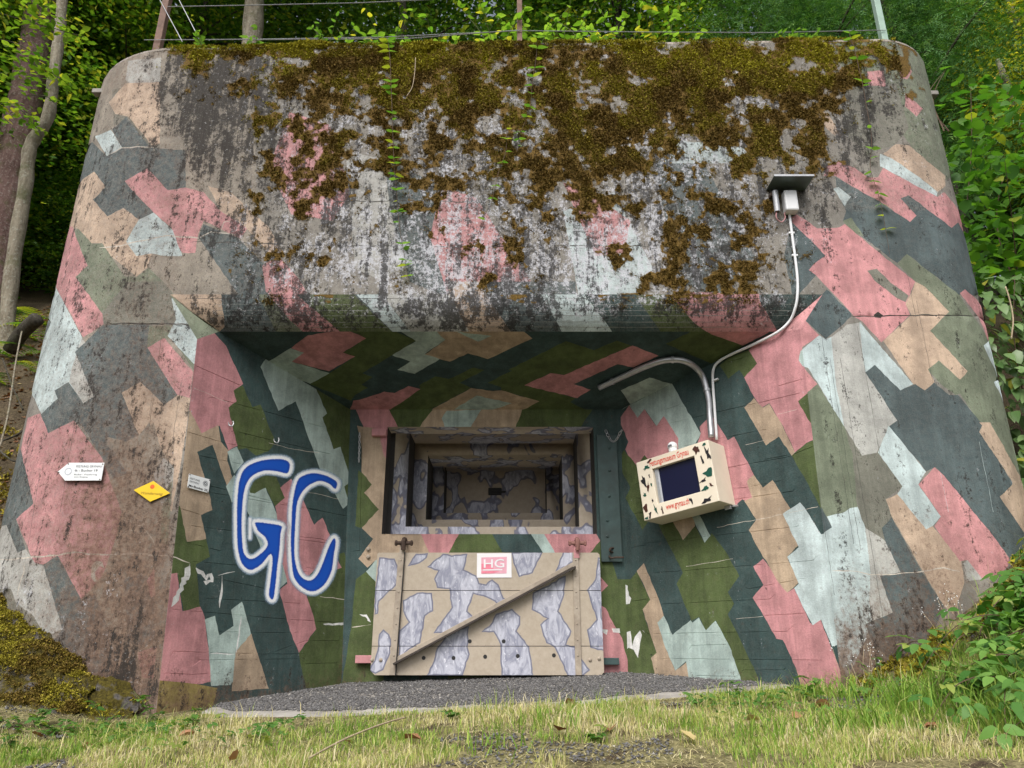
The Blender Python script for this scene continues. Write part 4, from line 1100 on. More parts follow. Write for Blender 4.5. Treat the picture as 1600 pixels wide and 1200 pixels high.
for poly, dash in GLET:
    sm = [(p.x, p.y) for p in catmull([Vector((*p, 0)) for p in poly], 3, True)]
    A = np.array(sm); st = .8
    gx, gy = np.meshgrid(np.arange(A[:, 0].min() - 14, A[:, 0].max() + 14, st), np.arange(A[:, 1].min() - 14, A[:, 1].max() + 14, st))
    P = np.stack([gx.ravel(), gy.ravel()], 1)
    sdv = polydist(P, sm); sdv[inside(P, sm)] *= -1
    if dash:
        dd = polydist(P, dash, False) + 1.0
        sdv = np.where((sdv > 0) & (dd < sdv), np.maximum(dd + .6, .6), sdv)
    h_, w_ = gx.shape
    keep = sdv < 12.5
    idx = np.arange(h_ * w_).reshape(h_, w_)
    Q = np.stack([idx[:-1, :-1], idx[:-1, 1:], idx[1:, 1:], idx[1:, :-1]], -1).reshape(-1, 4)
    Q = Q[keep[Q].all(1)]
    us_ = np.unique(Q); rm = np.zeros(h_ * w_, int); rm[us_] = np.arange(len(us_))
    xc = (P[us_, 0] - 800) / FPX; yc = (600 - P[us_, 1]) / FPX
    Rv = np.stack([xc, CP - yc * SP, SP + yc * CP], 1)
    O = PL.O + PL.n * .003
    W = Rv * (O.dot(PL.n) / (Rv @ np.array(PL.n)))[:, None]
    me = mesh_np('graffiti_letter', W, rm[Q]); attr(me, 'sd', sdv[us_])
    link('graffiti_letter', me, M_SPRAY, bunker)

# ------------------------------------------------------------------ signs
M_SIGNW = simple('sign_white', (.78, .80, .80), .35, 0, .03, 8, 0, .5)
M_SIGNY = simple('sign_yellow', (.78, .52, .010), .35, 0, .05, 14, 0, .5)
M_INK = simple('ink_black', (.02, .02, .025), .6)
M_FADE = simple('ink_faded', (.14, .145, .16), .6, 0, .3, 60)
M_FADE2 = simple('ink_faded_yellow', (.36, .24, .02), .6, 0, .3, 60)
M_RED = simple('print_red', (.62, .05, .03), .5)
M_ORED = simple('print_orange', (.72, .13, .02), .5)

def text(name, body, org, right, up, nrm, width, height, mat, parent, lift=.0012, shear=0.0, xs=True, bold=0.0):
    cu = bpy.data.curves.new('t', 'FONT'); cu.body = body; cu.size = 1.0; cu.shear = shear; cu.resolution_u = 3; cu.offset = bold
    to = bpy.data.objects.new('t', cu); COL.objects.link(to)
    bpy.context.view_layer.update()
    me = bpy.data.meshes.new_from_object(to.evaluated_get(bpy.context.evaluated_depsgraph_get()))
    bpy.data.objects.remove(to)
    n = len(me.vertices); v = np.empty(n * 3, np.float32); me.vertices.foreach_get('co', v); v = v.reshape(-1, 3)
    lo, hi = v.min(0), v.max(0)
    sx = width / (hi[0] - lo[0]); sy = height / .72
    if not xs: sx = sy
    W = np.array(org)[None] + (v[:, :1] - lo[0]) * sx * np.array(right)[None] + v[:, 1:2] * sy * np.array(up)[None] + np.array(nrm)[None] * lift
    me.vertices.foreach_set('co', W.astype(np.float32).ravel()); me.update()
    me.materials.clear()
    me.name = name
    return link(name, me, mat, parent)

def on_facade(x, y, off=0.0):
    u = fac.uv(x, y); U = np.array([u]); P = Vector(fac.xyz(U)[0]); P2 = Vector(fac.xyz(U + [[.01, 0]])[0])
    t = (P2 - P).normalized(); n = Vector((t.y, -t.x, 0))
    return P + n * off, t, n
def flat_frame(x, y):
    P, t, n = on_facade(x, y)
    return Plane(P, t, (0, 0, 1))
def plate(name, pl, pts, off, d, mat, parent, bev=.0008):
    return MB().prism([pl.p(x, y, off) for x, y in pts], pl.n, d).build(name, mat, parent, bev)
def ptext(name, body, pl, x0, y0, x1, y1, hpx, mat, parent, off, **k):
    a, b_ = pl.p(x0, y0, off), pl.p(x1, y1, off); r = (b_ - a); w = r.length; r.normalize()
    up = pl.n.cross(r);
    if up.z < 0: up = -up
    hh = (pl.p(x0, y0 - hpx, off) - a).length
    return text(name, body, a, r, up, pl.n, w, hh, mat, parent, **k)
def ringdisc(name, pl, x, y, rpx, off, mat, parent, inner=.78):
    c = pl.p(x, y, off); r = (pl.p(x + rpx, y, off) - c).length; V = []; F = []; n = 24
    for j in range(n):
        a = 2 * math.pi * j / n; e = pl.a * math.cos(a) + pl.b * math.sin(a)
        V += [c + e * r, c + e * r * inner]
    for j in range(n): F.append((2 * j, 2 * ((j + 1) % n), 2 * ((j + 1) % n) + 1, 2 * j + 1))
    me = bpy.data.meshes.new(name); me.from_pydata([tuple(v) for v in V], [], F); me.update()
    return link(name, me, mat, parent)

pf = flat_frame(130, 737)
sg = thing('arrow_sign', 'white arrow-shaped sign with faded lettering pointing left on the left pillar', 'sign', pf.p(130, 737))
plate('sign_plate', pf, [(90, 737), (107.5, 723), (163, 723), (158, 750.7), (101.5, 751)], .022, .004, M_SIGNW, sg)
ptext('lettering', 'FESTUNG GRYNAU', pf, 119, 730.2, 159, 730.2, 3.2, M_FADE, sg, .0225)
ptext('lettering', 'Ik - Bunker 19', pf, 117, 736.7, 152, 736.7, 3.6, M_FADE, sg, .0225)
ptext('lettering', 'Bunker - Wanderweg', pf, 116, 742.3, 151.5, 742.3, 2.2, M_FADE, sg, .0225)
ptext('lettering', 'zum Eingang', pf, 116, 746, 137, 746, 2.0, M_FADE, sg, .0225)
ringdisc('emblem', pf, 106.5, 736.5, 5.6, .0232, simple('emblem_faded', (.45, .47, .52), .6), sg)
for x, y in ((107, 725), (160.5, 725.3), (156, 749), (92, 738)):
    MB().lathe(pf.p(x, y, .022), pf.n, [(.004, 0), (.003, .003)], 8).build('screw', M_RUST, sg)
for x, y in ((107, 725), (160, 725.3), (155.5, 749), (102.5, 750)):
    MB().tube([pf.p(x, y, -.03), pf.p(x, y, .02)], .004, 6).build('spacer', M_RUST, sg)
pf = flat_frame(237, 768)
sg = thing('diamond_sign', 'yellow diamond-shaped footpath sign with a red dot on the left pillar', 'sign', pf.p(237, 768))
plate('sign_plate', pf, [(208.6, 765.6), (239.6, 751.4), (265.8, 770.6), (234.6, 784)], .012, .003, M_SIGNY, sg)
ptext('lettering', 'Wanderweg', pf, 219.5, 771.8, 254, 773.6, 4.0, M_FADE2, sg, .0125, shear=.2)
c = pf.p(238, 760.4, .0128)
MB().lathe(c, pf.n, [(.0135, 0), (.0135, .0004)], 16).build('red_dot', M_ORED, sg)
sg = thing('bunker_plate', 'small white metal plate lettered Mg-Bunker 20 at the edge of the niche', 'sign', PL.p(310, 755))
plate('sign_plate', PL, [(295.6, 740), (328.9, 749.4), (325.7, 770.5), (292.6, 761.4)], .012, .003, M_SIGNW, sg)
ptext('lettering', 'FESTUNG', PL, 296.8, 748.4, 311.5, 752.4, 2.7, M_INK, sg, .0125)
ptext('lettering', 'GRYNAU', PL, 296.0, 752.9, 310.5, 756.9, 2.7, M_INK, sg, .0125)
ptext('lettering', 'Mg-Bunker 20', PL, 294.6, 759.7, 323.6, 767.6, 3.2, M_INK, sg, .0125, bold=.02)
ringdisc('emblem', PL, 321, 755.5, 3.9, .0132, M_FADE, sg, .85)
ringdisc('emblem', PL, 321, 755.5, 2.3, .0132, M_FADE, sg, .5)
for x, y in ((296.6, 741.4), (327.6, 750.4), (324.6, 769), (293.8, 760.5)):
    MB().lathe(PL.p(x, y, .012), PL.n, [(.004, 0), (.003, .003)], 8).build('screw', M_RUST, sg)
# laminated notice on the shutter
M_PAPER = simple('laminated_paper', (.80, .79, .80), .25, 0, .03, 9, 0, .5)
M_PINKP = simple('print_pink', (.74, .38, .46), .35, 0, .06, 30)
M_REDP = simple('print_faded_red', (.76, .22, .30), .35, 0, .12, 40)
nt = thing('notice', 'small white laminated notice with faded red print taped to the shutter', 'notice', at(772, 884, YS - .003))
plate('sheet', PS, [(745.4, 864.6), (799, 864.2), (799.4, 902.4), (745, 902.6)], .004, .002, M_PAPER, nt, 0)
plate('print', PS, [(752, 871), (792, 870), (791.5, 896), (752, 896.5)], .0052, .0006, M_PINKP, nt, 0)
plate('print', PS, [(752, 881), (771, 880), (771, 889), (752, 889.5)], .006, .0004, M_REDP, nt, 0)
plate('print', PS, [(752, 892.5), (771, 892), (780, 893), (770, 895.8), (752, 896.3)], .006, .0004, M_REDP, nt, 0)
ptext('lettering', 'HG', PS, 756, 887, 788, 886.5, 13.5, M_PAPER, nt, .0066, bold=.01)
plate('print', PS, [(755, 889.6), (785, 889.3), (785, 891), (755, 891.4)], .0066, .0003, M_PAPER, nt, 0)

# ------------------------------------------------------------------ information box on the right wall
M_CREAM = simple('cream_paint', (.78, .70, .56), .5, 0, .04, 6, 0, .4, (.5, .42, .3), .25)
M_SCREEN = simple('screen_glass', (.003, .004, .028), .35, 0, .02, 4, 0, .3)
OFFB = .22
bx = thing('information_box', 'cream steel box with dark monitor screen and camouflage blotches on the right niche wall', 'information box', PR.p(1065, 750))
FR = [PR.p(x, y, OFFB) for x, y in ((997.2, 723), (1110.5, 684.7), (1119.4, 784.5), (1003.2, 813.7))]
# square the outline up
ax = ((FR[1] - FR[0]) + (FR[2] - FR[3])).normalized(); az = Vector(ax.cross(PR.n)).normalized()
if az.z < 0: az = -az
ctr = sum(FR, Vector()) / 4; hw = ((FR[1] - FR[0]).length + (FR[2] - FR[3]).length) / 4; hh = ((FR[0] - FR[3]).length + (FR[1] - FR[2]).length) / 4
def bp(u, v, o=0.0): return ctr + ax * (hw * u) + az * (hh * v) + PR.n * o
def bpx(x, y):                                  # photo point -> box front coordinates
    d = hit(x, y, ctr, PR.n) - ctr
    return d.dot(ax) / hw, d.dot(az) / hh
SU0, SV0 = bpx(1024.5, 786); SU1, SV1 = bpx(1088, 713)
SU0, SU1, SV0, SV1 = -.58, .58, -.56, .62
b = MB(); dpt = .215
o4 = [(-1, -1), (1, -1), (1, 1), (-1, 1)]; i4 = [(SU0, SV0), (SU1, SV0), (SU1, SV1), (SU0, SV1)]
b.quad_strip([[bp(*p, -dpt) for p in o4], [bp(*p, 0) for p in o4], [bp(*p, 0) for p in i4], [bp(*p, -.035) for p in i4]], True, True)
case = b.build('case', M_CREAM, bx, .004)
b = MB(); b.quad_strip([[bp(u * 1.0 + .0, v, -.034) for u, v in i4], [bp(u, v, -.030) for u, v in i4]]); b.build('screen', M_SCREEN, bx)
b = MB(); b.quad_strip([[bp(SU0 + .0, SV0, -.03), bp(SU0 + .12, SV0, -.03), bp(SU0 + .12, SV1, -.03), bp(SU0, SV1, -.03)], [bp(SU0 + .02, SV0, -.02), bp(SU0 + .09, SV0, -.02), bp(SU0 + .09, SV1, -.02), bp(SU0 + .02, SV1, -.02)]])
b.build('screen_frame', M_GALV, bx)
def btext(body, u0, u1, v, hgt, mat):
    a, e = bp(u0, v, .0), bp(u1, v, .0)
    return text('lettering', body, a, ax, az, PR.n, (e - a).length, hgt, mat, bx, .0015, bold=.012)
btext('Festungsmuseum Grynau', -.62, .46, .72, .044, M_RED)
btext('www.grynau.ch', -.36, .26, -.84, .042, M_RED)
M_CB = simple('camo_brown', (.06, .018, .010), .5); M_CG = simple('camo_green', (.004, .07, .045), .5); M_CK = simple('camo_black', (.012, .010, .012), .5)
rb = random.Random(4)
def blob(u, v, su, sv, rot):
    k = 11; pts = []
    for j in range(k):
        a = 2 * math.pi * j / k; r = rb.uniform(.45, 1.15) if j % 2 else rb.uniform(.3, .75)
        x, y = math.cos(a) * r * su, math.sin(a) * r * sv
        pts.append((u + (x * math.cos(rot) - y * math.sin(rot)) / hw, v + (x * math.sin(rot) + y * math.cos(rot)) / hh))
    return [bp(p.x, p.y, .002) for p in catmull([Vector((*p, 0)) for p in pts], 2, True)]
BL = {'brown': [(1027,697,18,10),(1062,0,0,0)], }
spots = dict(brown=[(1015,718,.035,.014,.4),(1089,702,.032,.045,.2),(1009,795,.022,.05,.1),(1013,762,.012,.045,-.2),(1035,797,.010,.045,.1),(1111,757,.014,.022,.6)],
             green=[(1010,731,.045,.02,.3),(1107,738,.04,.04,.2),(1103,763,.036,.03,.5),(1025,797,.018,.045,.2),(1008,773,.022,.018,.3),(1101,694,.02,.018,.6),(1011,811,.02,.012,.2),(1018,757,.008,.02,0)],
             black=[(1006,752,.022,.05,.15),(1107,708,.025,.055,.2),(1097,717,.012,.045,.2),(1105,782,.06,.02,.35),(1080,782,.014,.035,.5),(1095,752,.035,.014,.4),(1017,743,.008,.02,.3),(1020,782,.009,.022,.2),(1016,804,.012,.035,-.2)])
for cn, L_ in spots.items():
    for x, y, su, sv, rot in L_:
        b = MB()
        u, v = bpx(x, y); u = max(-.93, min(.93, u)); v = max(-.93, min(.93, v))
        if SU0 - .06 < u < SU1 + .06 and SV0 < v < SV1: u = SU1 + .12 if u > 0 else SU0 - .1
        pts = blob(u, v, su, sv, rot); k = len(b.v)
        c0 = sum(pts, Vector()) / len(pts)
        b.v += pts + [c0]; m = len(pts)
        for j in range(m): b.f.append((k + j, k + (j + 1) % m, k + m))
        b.build('camouflage_blotch', dict(brown=M_CB, green=M_CG, black=M_CK)[cn], bx)
# round white sensor on top
cs = bp(-.03, 1.0, -.05)
b = MB().lathe(cs, az, [(.03, 0), (.03, .03), (.026, .034)], 14)
sphere = [(.034 * math.cos(a), .05 + .034 * math.sin(a)) for a in np.linspace(-1.1, 1.5, 9)]
b.lathe(cs, az, sphere, 16); b.build('sensor_head', M_WHITE, bx, 0, True)
MB().box(cs + az * .05 + PR.n * .033, (ax, az, PR.n), (.014, .006, .003)).build('sensor_window', M_FADE, bx)
b = MB().box(bp(.9, -1.03, -.16), (ax, az, PR.n), (.02, .02, .01)); b.tube([bp(.95, -1.02, -.18), bp(1.1, -1.05, -.19)], .008, 6); b.build('hanger', M_GALV, bx)

# ------------------------------------------------------------------ cable duct and conduit
cd = thing('cable_duct', 'thick grey cable duct bending from the niche ceiling down to the information box', 'cable duct', PR.p(1108, 640))
# corner of ceiling and right wall
dirc = PC.n.cross(PR.n).normalized()
pts = [PC.p(936, 606, .025), PC.p(970, 590, .025), PC.p(1008, 573, .025)]
w0 = [PR.p(1107, 622, .03), PR.p(1109, 650, .03), PR.p(1111.5, 683, .05)]
mid1 = PC.p(1040, 563, .03); mid2 = PC.p(1072, 565, .05); mid3 = PR.p(1096, 585, .06)
path = catmull(pts + [mid1, mid2, mid3] + w0, 6)
MB().tube(path, .0215, 10).build('duct', M_GALV, cd, 0, True)
for k in (4, 20, 34):
    q = path[k]; t = (path[k + 1] - path[k - 1]).normalized()
    MB().tube([q - t * .008, q + t * .008], .026, 10).build('clip', M_GALV, cd)
co = thing('conduit', 'thin white conduit running from the sensor unit around the brow to the information box', 'conduit', at(1240, 400, 4.48))
P = [on_facade(x, y, .014)[0] for x, y in ((1231, 333), (1233, 342), (1238, 380), (1242, 410), (1245, 440))]
def on_brow(x, y, off):
    u = brw.uv(x, y); p0 = Vector(brw.xyz(np.array([u]))[0]); v = u[1] / RR
    return p0 + Vector((0, -math.cos(min(v, PHI)), -math.sin(min(v, PHI)))) * off
P += [on_brow(x, y, .016) for x, y in ((1244.5, 464), (1241, 482), (1233, 500))]
P += [PR.p(1215, 519, .03), PR.p(1180, 537, .025), PR.p(1140, 555, .025), PR.p(1122, 566, .025), PR.p(1114.5, 578, .025), PR.p(1114, 600, .018), PR.p(1116, 630, .018), PR.p(1120, 687, .02)]
MB().tube(catmull(P, 5), .0095, 8).build('pipe', M_WHITE, co, 0, True)
for x, y, s_ in ((1241, 400, 0), (1236, 365, 0)):
    q, t, n_ = on_facade(x, y, .008); MB().box(q, (t, (0, 0, 1), n_), (.02, .007, .008)).build('clip', M_WHITE, co, .002)
q = PR.p(1118, 594, .012); MB().box(q, (PR.a, (0, 0, 1), PR.n), (.022, .006, .012)).build('clip', M_WHITE, co, .002)

# sensor unit under its little roof
su = thing('sensor_unit', 'grey tube and white junction box under a small metal roof plate high on the front', 'sensor unit', on_facade(1230, 310)[0])
X = lambda x, y, Y: at(x, y, Y)
y0 = D - .20
zr = at(1230, 297.5, D).z
M_PLATE = simple('roof_sheet', (.16, .20, .19), .35, .5, .1, 14)
xa_, xb2 = at(1197, 297, D).x, at(1258, 297, D).x
MB().abox(xa_, xb2, D - .17, D + .002, zr, zr + .005).build('roof_plate', M_PLATE, su, .001)
MB().abox(xa_, xb2, D - .173, D - .1702, zr - .002, zr + .012).build('roof_lip', M_GALV, su)
a0, a1 = at(1223.5, 298, D - .06), at(1248.5, 329.5, D - .06)
MB().abox(a0.x, a1.x, D - .075, D, a1.z, a0.z).build('junction_box', M_WHITE, su, .012)
t0, t1 = at(1211, 299, D - .05), at(1214.5, 331, D - .05)
b = MB(); b.lathe(t0, (t1 - t0), [(.0195, 0), (.0195, (t1 - t0).length), (.0165, (t1 - t0).length), (.0165, (t1 - t0).length - .04), (.001, (t1 - t0).length - .045)], 16)
b.build('tube', simple('grey_tube', (.42, .43, .45), .35, .3, .05), su)
b = MB().tube(catmull([at(1214, 328, D - .05), at(1213, 340, D - .05), at(1221, 347, D - .04), at(1227, 340, D - .03), at(1226, 333, D - .03), at(1238, 331, D - .03)], 5), .004, 6)
b.build('cable', simple('pink_cable', (.55, .28, .28), .5), su, 0, True)
MB().box(at(1204, 306, D - .02), ((1, 0, 0), (0, 1, 0), (0, 0, 1)), (.008, .02, .012)).build('clip', M_RUST, su)

def chain(name, label, pts, loc):
    b = MB()
    for i in range(len(pts) - 1):
        p, q = pts[i], pts[i + 1]; c = (p + q) / 2; d = (q - p).normalized(); s_ = d.cross(Vector((0, 1, 0)) if i % 2 else Vector((.8, .6, 0))).normalized()
        Lh = (q - p).length * .62
        lp = [c + d * Lh * math.cos(a) + s_ * Lh * .5 * math.sin(a) for a in np.linspace(0, 2 * math.pi, 9)]
        b.tube(lp, .0028, 5, False)
    o = b.build(name, M_GALV, None, 0, True); tag(o, label, 'chain')
chain('chain', 'short steel chain hanging straight down left of the embrasure', [at(562 - .1 * k, 676 + k * 4.2, 5.47) for k in range(12)], None)
chain('chain', 'steel chain sagging in a loop right of the embrasure', [at(946 + 26 * t, 672 + 18 * math.sin(math.pi * min(1, t * 1.05)), 5.46 - .12 * t) for t in np.linspace(0, 1, 12)], None)
# ------------------------------------------------------------------ terrain
def gh(x, y):
    x = np.asarray(x, float); y = np.asarray(y, float)
    h = -.404 + (y - 3) * .085 + .035 * x
    lo = np.minimum(y, 3.0); h = h - .10 * (3 - lo) ** 2
    ry = .25 + .75 * sstep(2.6, 4.4, y)
    h = h + .62 * np.maximum(x - 1.95, 0) ** 1.1 * ry * np.where(x > 3.3, np.maximum(0, 1 - (x - 3.3) * .1), 1)
    side = np.interp(y, [3.6, 4.4, 5.3, 6, 8, 12, 26, 60], [-.4, -.25, .78, 1.55, 3.5, 6.2, 13, 24])
    w = np.where(y > 9.2, 1.0, sstep(2.75, 3.35, np.abs(x)))
    w = w * sstep(3.8, 4.6, y)
    h = h * (1 - w) + np.maximum(side, h) * w
    h = h + sstep(-2.0, -2.8, x) * sstep(3.5, 4.4, y) * .16 * (y < 6)
    n = (fbm(x * 1.1, y * 1.1, 4, 5) - .5) * .12 * (.35 + sstep(5, 8, y)) + (fbm(x * 5, y * 5, 3, 8) - .5) * .045
    niche = (np.abs(x) < 2.1) & (y > 4.2)
    return h + np.where(niche, n * .3, n)

def gh1(x, y): return float(gh(np.array([x]), np.array([y]))[0])

def ground_material():
    t = NT('forest_soil'); p = t.pos()
    a = t.noise(p, 6, 6, .65); b_ = t.noise(p, 45, 5, .7); g = t.at('green')
    soil = t.mix(t.mr(b_, .3, .7), (.030, .021, .014), (.115, .085, .055))
    soil = t.mix(t.mr(t.noise(p, 90, 3), .58, .66), soil, (.17, .13, .085))
    grs = t.mix(t.mr(b_, .35, .65), (.10, .095, .04), (.34, .30, .15))
    f = t.math('MULTIPLY', g, t.mr(a, .36, .52))
    return t.done(t.bsdf(t.mix(f, soil, grs), .95, t.math('ADD', a, b_), .02, .8, 0, .15))
def axis(segs):
    o = []
    for a, b_, s_ in segs: o.append(np.arange(a, b_, s_))
    return np.concatenate(o)
gxs = axis([(-40, -8, 2), (-8, -4, .4), (-4, 4.6, .06), (4.6, 9, .4), (9, 42, 2)])
gys = axis([(-12, -2, 1), (-2, 2, .25), (2, 6.2, .06), (6.2, 14, .3), (14, 60, 2)])
GX, GY = np.meshgrid(gxs, gys)
GZ = gh(GX.ravel(), GY.ravel())
nx_, ny_ = len(gxs), len(gys)
idx = np.arange(nx_ * ny_).reshape(ny_, nx_)
Q = np.stack([idx[:-1, :-1], idx[:-1, 1:], idx[1:, 1:], idx[1:, :-1]], -1).reshape(-1, 4)
me = mesh_np('ground', np.stack([GX.ravel(), GY.ravel(), GZ], 1), Q); set_smooth(me)
attr(me, 'green', np.where((GY.ravel() < 4.6) & (GY.ravel() > 2.7), 1.0, .1))  # unseen ground before the lawn kept as dark soil to cut bounced light
tag(link('ground', me, ground_material()), None, None, None, 'structure')

# concrete apron with gravel in front of the niche
M_APRON = simple('apron_concrete', (.33, .31, .28), .9, 0, .2, 9, .004, .2, (.12, .11, .10), .6)
M_GRAV = simple('dark_gravel', (.10, .10, .105), .9, 0, .5, 30, .003, .2)
edge = [at(x, y, 4.5) for x, y in ((255, 1116), (330, 1110))] + [Vector((q[0], q[1], 0)) for q in ((-1.55, 4.36), (-1.1, 4.27), (-.6, 4.25), (0, 4.28), (.5, 4.34), (.9, 4.44), (1.3, 4.56), (1.75, 4.66))]
front = [(p.x, p.y) for p in edge]
xs_ = np.linspace(-1.72, 1.6, 90)
fy = np.interp(xs_, [p[0] for p in front], [p[1] for p in front])
V = []; F = []
rows = 8
for i, (x, y) in enumerate(zip(xs_, fy)):
    yb = 5.46 if sect(PL, 5.4, -.2) < x < sect(PR, 5.4, -.2) else max(y + .05, D + (abs(x + .15) < 2.0) * (2.0 - abs(x + .15)) * .9)
    yb = min(yb, 5.46)
    for k in range(rows):
        yy = y + (yb - y) * k / (rows - 1)
        V.append((x, yy, gh1(x, yy) + .008 + .003 * (k > 0)))
    V.append((x, y - .004, gh1(x, y) - .06))
m = rows + 1
for i in range(len(xs_) - 1):
    for k in range(rows - 1): F.append((i * m + k, (i + 1) * m + k, (i + 1) * m + k + 1, i * m + k + 1))
    F.append((i * m + rows, (i + 1) * m + rows, (i + 1) * m, i * m))
me = mesh_np('pavement', V, F); set_smooth(me)
tag(link('pavement', me, M_APRON), None, None, None, 'structure')

def stones(name, P, smin, smax, mat):
    """loose stones as small crooked polyhedra, all in one mesh"""
    base = np.array([(-1, 0, 0), (1, 0, 0), (0, -1, 0), (0, 1, 0), (0, 0, -1), (0, 0, 1)], float)
    tri = np.array([(0, 2, 5), (2, 1, 5), (1, 3, 5), (3, 0, 5), (2, 0, 4), (1, 2, 4), (3, 1, 4), (0, 3, 4)])
    n = len(P); s_ = rng.uniform(smin, smax, (n, 1, 1)) * rng.uniform(.6, 1.3, (n, 1, 3)) * np.array([1, 1, .6])
    B = base[None] * s_ * rng.uniform(.7, 1.25, (n, 6, 1))
    a = rng.uniform(0, 6.28, n); ca, sa = np.cos(a), np.sin(a)
    X = B[:, :, 0] * ca[:, None] - B[:, :, 1] * sa[:, None]; Y = B[:, :, 0] * sa[:, None] + B[:, :, 1] * ca[:, None]
    W = np.stack([X, Y, B[:, :, 2] + X * rng.uniform(-.4, .4, (n, 1))], 2) + P[:, None]
    F = (tri[None] + (np.arange(n) * 6)[:, None, None]).reshape(-1, 3)
    me = mesh_np(name, W.reshape(-1, 3), F)
    attr(me, 'tint', np.repeat(rng.uniform(0, 1, n), 6))
    return tag(link(name, me, mat), None, None, None, 'stuff')
def gravel_material():
    t = NT('gravel'); p = t.pos(); a = t.at('tint')
    c = t.mix(a, (.075, .072, .072), (.20, .195, .19)); c = t.mix(t.mr(a, .985, .99), c, (.42, .40, .37))
    return t.done(t.bsdf(t.mix(1.0, c, t.mix(t.noise(p, 80, 3), (.7,) * 3, (1.2,) * 3), 'MULTIPLY'), .85, None, spec=.25))
M_GRAVEL = gravel_material()
n = 26000
x = rng.uniform(-1.72, 1.6, n); fyy = np.interp(x, [p[0] for p in front], [p[1] for p in front])
y = fyy + .03 + .16 * (fbm(x * 3, x * 0, 4, 2)) + rng.uniform(0, 1, n) ** 1.1 * (5.44 - fyy)
lx = np.array([sect(PL, min(q, 5.5), -.25) if q > D else -9 for q in y]); rx_ = np.array([sect(PR, min(q, 5.5), -.25) if q > D else 9 for q in y])
k = (x > lx + .03) & (x < rx_ - .03); x, y = x[k], y[k]
G1 = np.stack([x, y, gh(x, y) + .014], 1)
x = rng.uniform(-2.6, 2.6, 12000); y = rng.uniform(3.0, 4.3, 12000)
k = fbm(x * 2.2, y * 2.2, 3, 77) > .60; x, y = x[k], y[k]
G2 = np.stack([x, y, gh(x, y) + .004], 1)
stones('gravel', np.concatenate([G1, G2]), .004, .011, M_GRAVEL)

# mossy rock at the foot of the left pillar
def rock_material():
    t = NT('mossy_rock'); p = t.pos(); g = t.n('NewGeometry')
    n1 = t.noise(p, 7, 6, .7); n2 = t.noise(p, 60, 5, .75)
    sx_ = t.n('SeparateXYZ'); t.put(sx_.inputs[0], g.outputs['Normal'])
    rock = t.mix(t.mr(n2, .3, .7), (.055, .05, .048), (.24, .22, .205))
    m = t.mr(t.math('ADD', t.math('MULTIPLY', sx_.outputs[2], .3), t.math('ADD', n1, t.math('MULTIPLY', n2, .25))), .62, .78)
    c = t.mix(m, rock, t.mix(t.mr(n2, .35, .65), (.028, .022, .006), (.13, .105, .018)))
    return t.done(t.bsdf(c, .95, t.math('ADD', n2, n1), .015, .9, 0, .2))
def ywall(x):
    cx = np.clip(CL - x, 0, RL_ - 1e-3)
    return D + RL_ - np.sqrt(RL_ ** 2 - cx ** 2) * 1.0
def bank(name, label, x0, x1, htop, dep, ns, nt, seed):
    """rock leaning against the foot of the wall: stepped ledges from wall to ground"""
    V = []; s_, t_ = np.meshgrid(np.linspace(0, 1, ns), np.linspace(0, 1, nt)); s_, t_ = s_.ravel(), t_.ravel()
    x = x0 + (x1 - x0) * s_ + .05 * (vnoise(t_ * 4, s_ * 9, seed) - .5); H = np.interp(s_, np.linspace(0, 1, len(htop)), htop); d = np.interp(s_, np.linspace(0, 1, len(dep)), dep)
    n1 = fbm(x * 5, t_ * 3.0, 5, seed, .65); n2 = fbm(x * 16, t_ * 12, 4, seed + 7, .7)
    tt = t_ + (n1 - .5) * .5
    h_ = H * (1 - np.clip(tt, 0, 1) ** 1.5)
    q = np.floor(h_ * 13 + n1 * 2) / 13
    h_ = h_ * .55 + q * .45 + (n2 - .5) * .045
    y = np.minimum(ywall(x) + .06, ywall(x) + .06 - d * t_ + (n1 - .5) * .10)
    z = gh(x, np.minimum(y, 4.4)) - .03 + np.where(t_ > .97, -.06, h_)
    V = np.stack([x, y, z], 1); idx = np.arange(ns * nt).reshape(nt, ns)
    Q = np.stack([idx[:-1, :-1], idx[1:, :-1], idx[1:, 1:], idx[:-1, 1:]], -1).reshape(-1, 4)
    # closed at the back so that it is a solid lump
    nb = len(V); V2 = V[idx[0]].copy(); V2[:, 2] = -.9; V3 = V[idx[-1]].copy(); V3[:, 2] = -.9
    V = np.concatenate([V, V2, V3]); a_ = np.arange(ns - 1)
    F2 = np.stack([idx[0][1:], nb + a_ + 1, nb + a_, idx[0][:-1]], 1); F3 = np.stack([idx[-1][:-1], nb + ns + a_, nb + ns + a_ + 1, idx[-1][1:]], 1)
    me = mesh_np(name, V, np.concatenate([Q, F2, F3])); set_smooth(me)
    nn = np.zeros((nb + 2 * ns, 3), np.float32); me.vertices.foreach_get('normal', nn.reshape(-1)) if False else None
    A = V[Q[:, 1]] - V[Q[:, 0]]; B = V[Q[:, 3]] - V[Q[:, 0]]; nq = np.cross(A, B); nq /= np.linalg.norm(nq, axis=1, keepdims=True) + 1e-9
    nq[(nq[:, 1] > 0)] *= -1
    return tag(link(name, me, M_ROCK), label, 'rock'), V[Q].mean(1), nq, n1[Q].mean(1), s_[Q].mean(1)
M_ROCK = rock_material()
BANKS = [bank('rock', 'long moss-covered rock ledge leaning on the foot of the left pillar', -4.0, -2.3, [.62, .60, .55, .36, .20], [.75, .70, .55, .42, .30], 150, 60, 21)[1:],
         bank('rock', 'small bare grey stone block at the end of the mossy ledge under the left pillar', -2.44, -2.06, [.10, .21, .22, .12], [.2, .25, .25, .16], 40, 30, 33)[1:]]

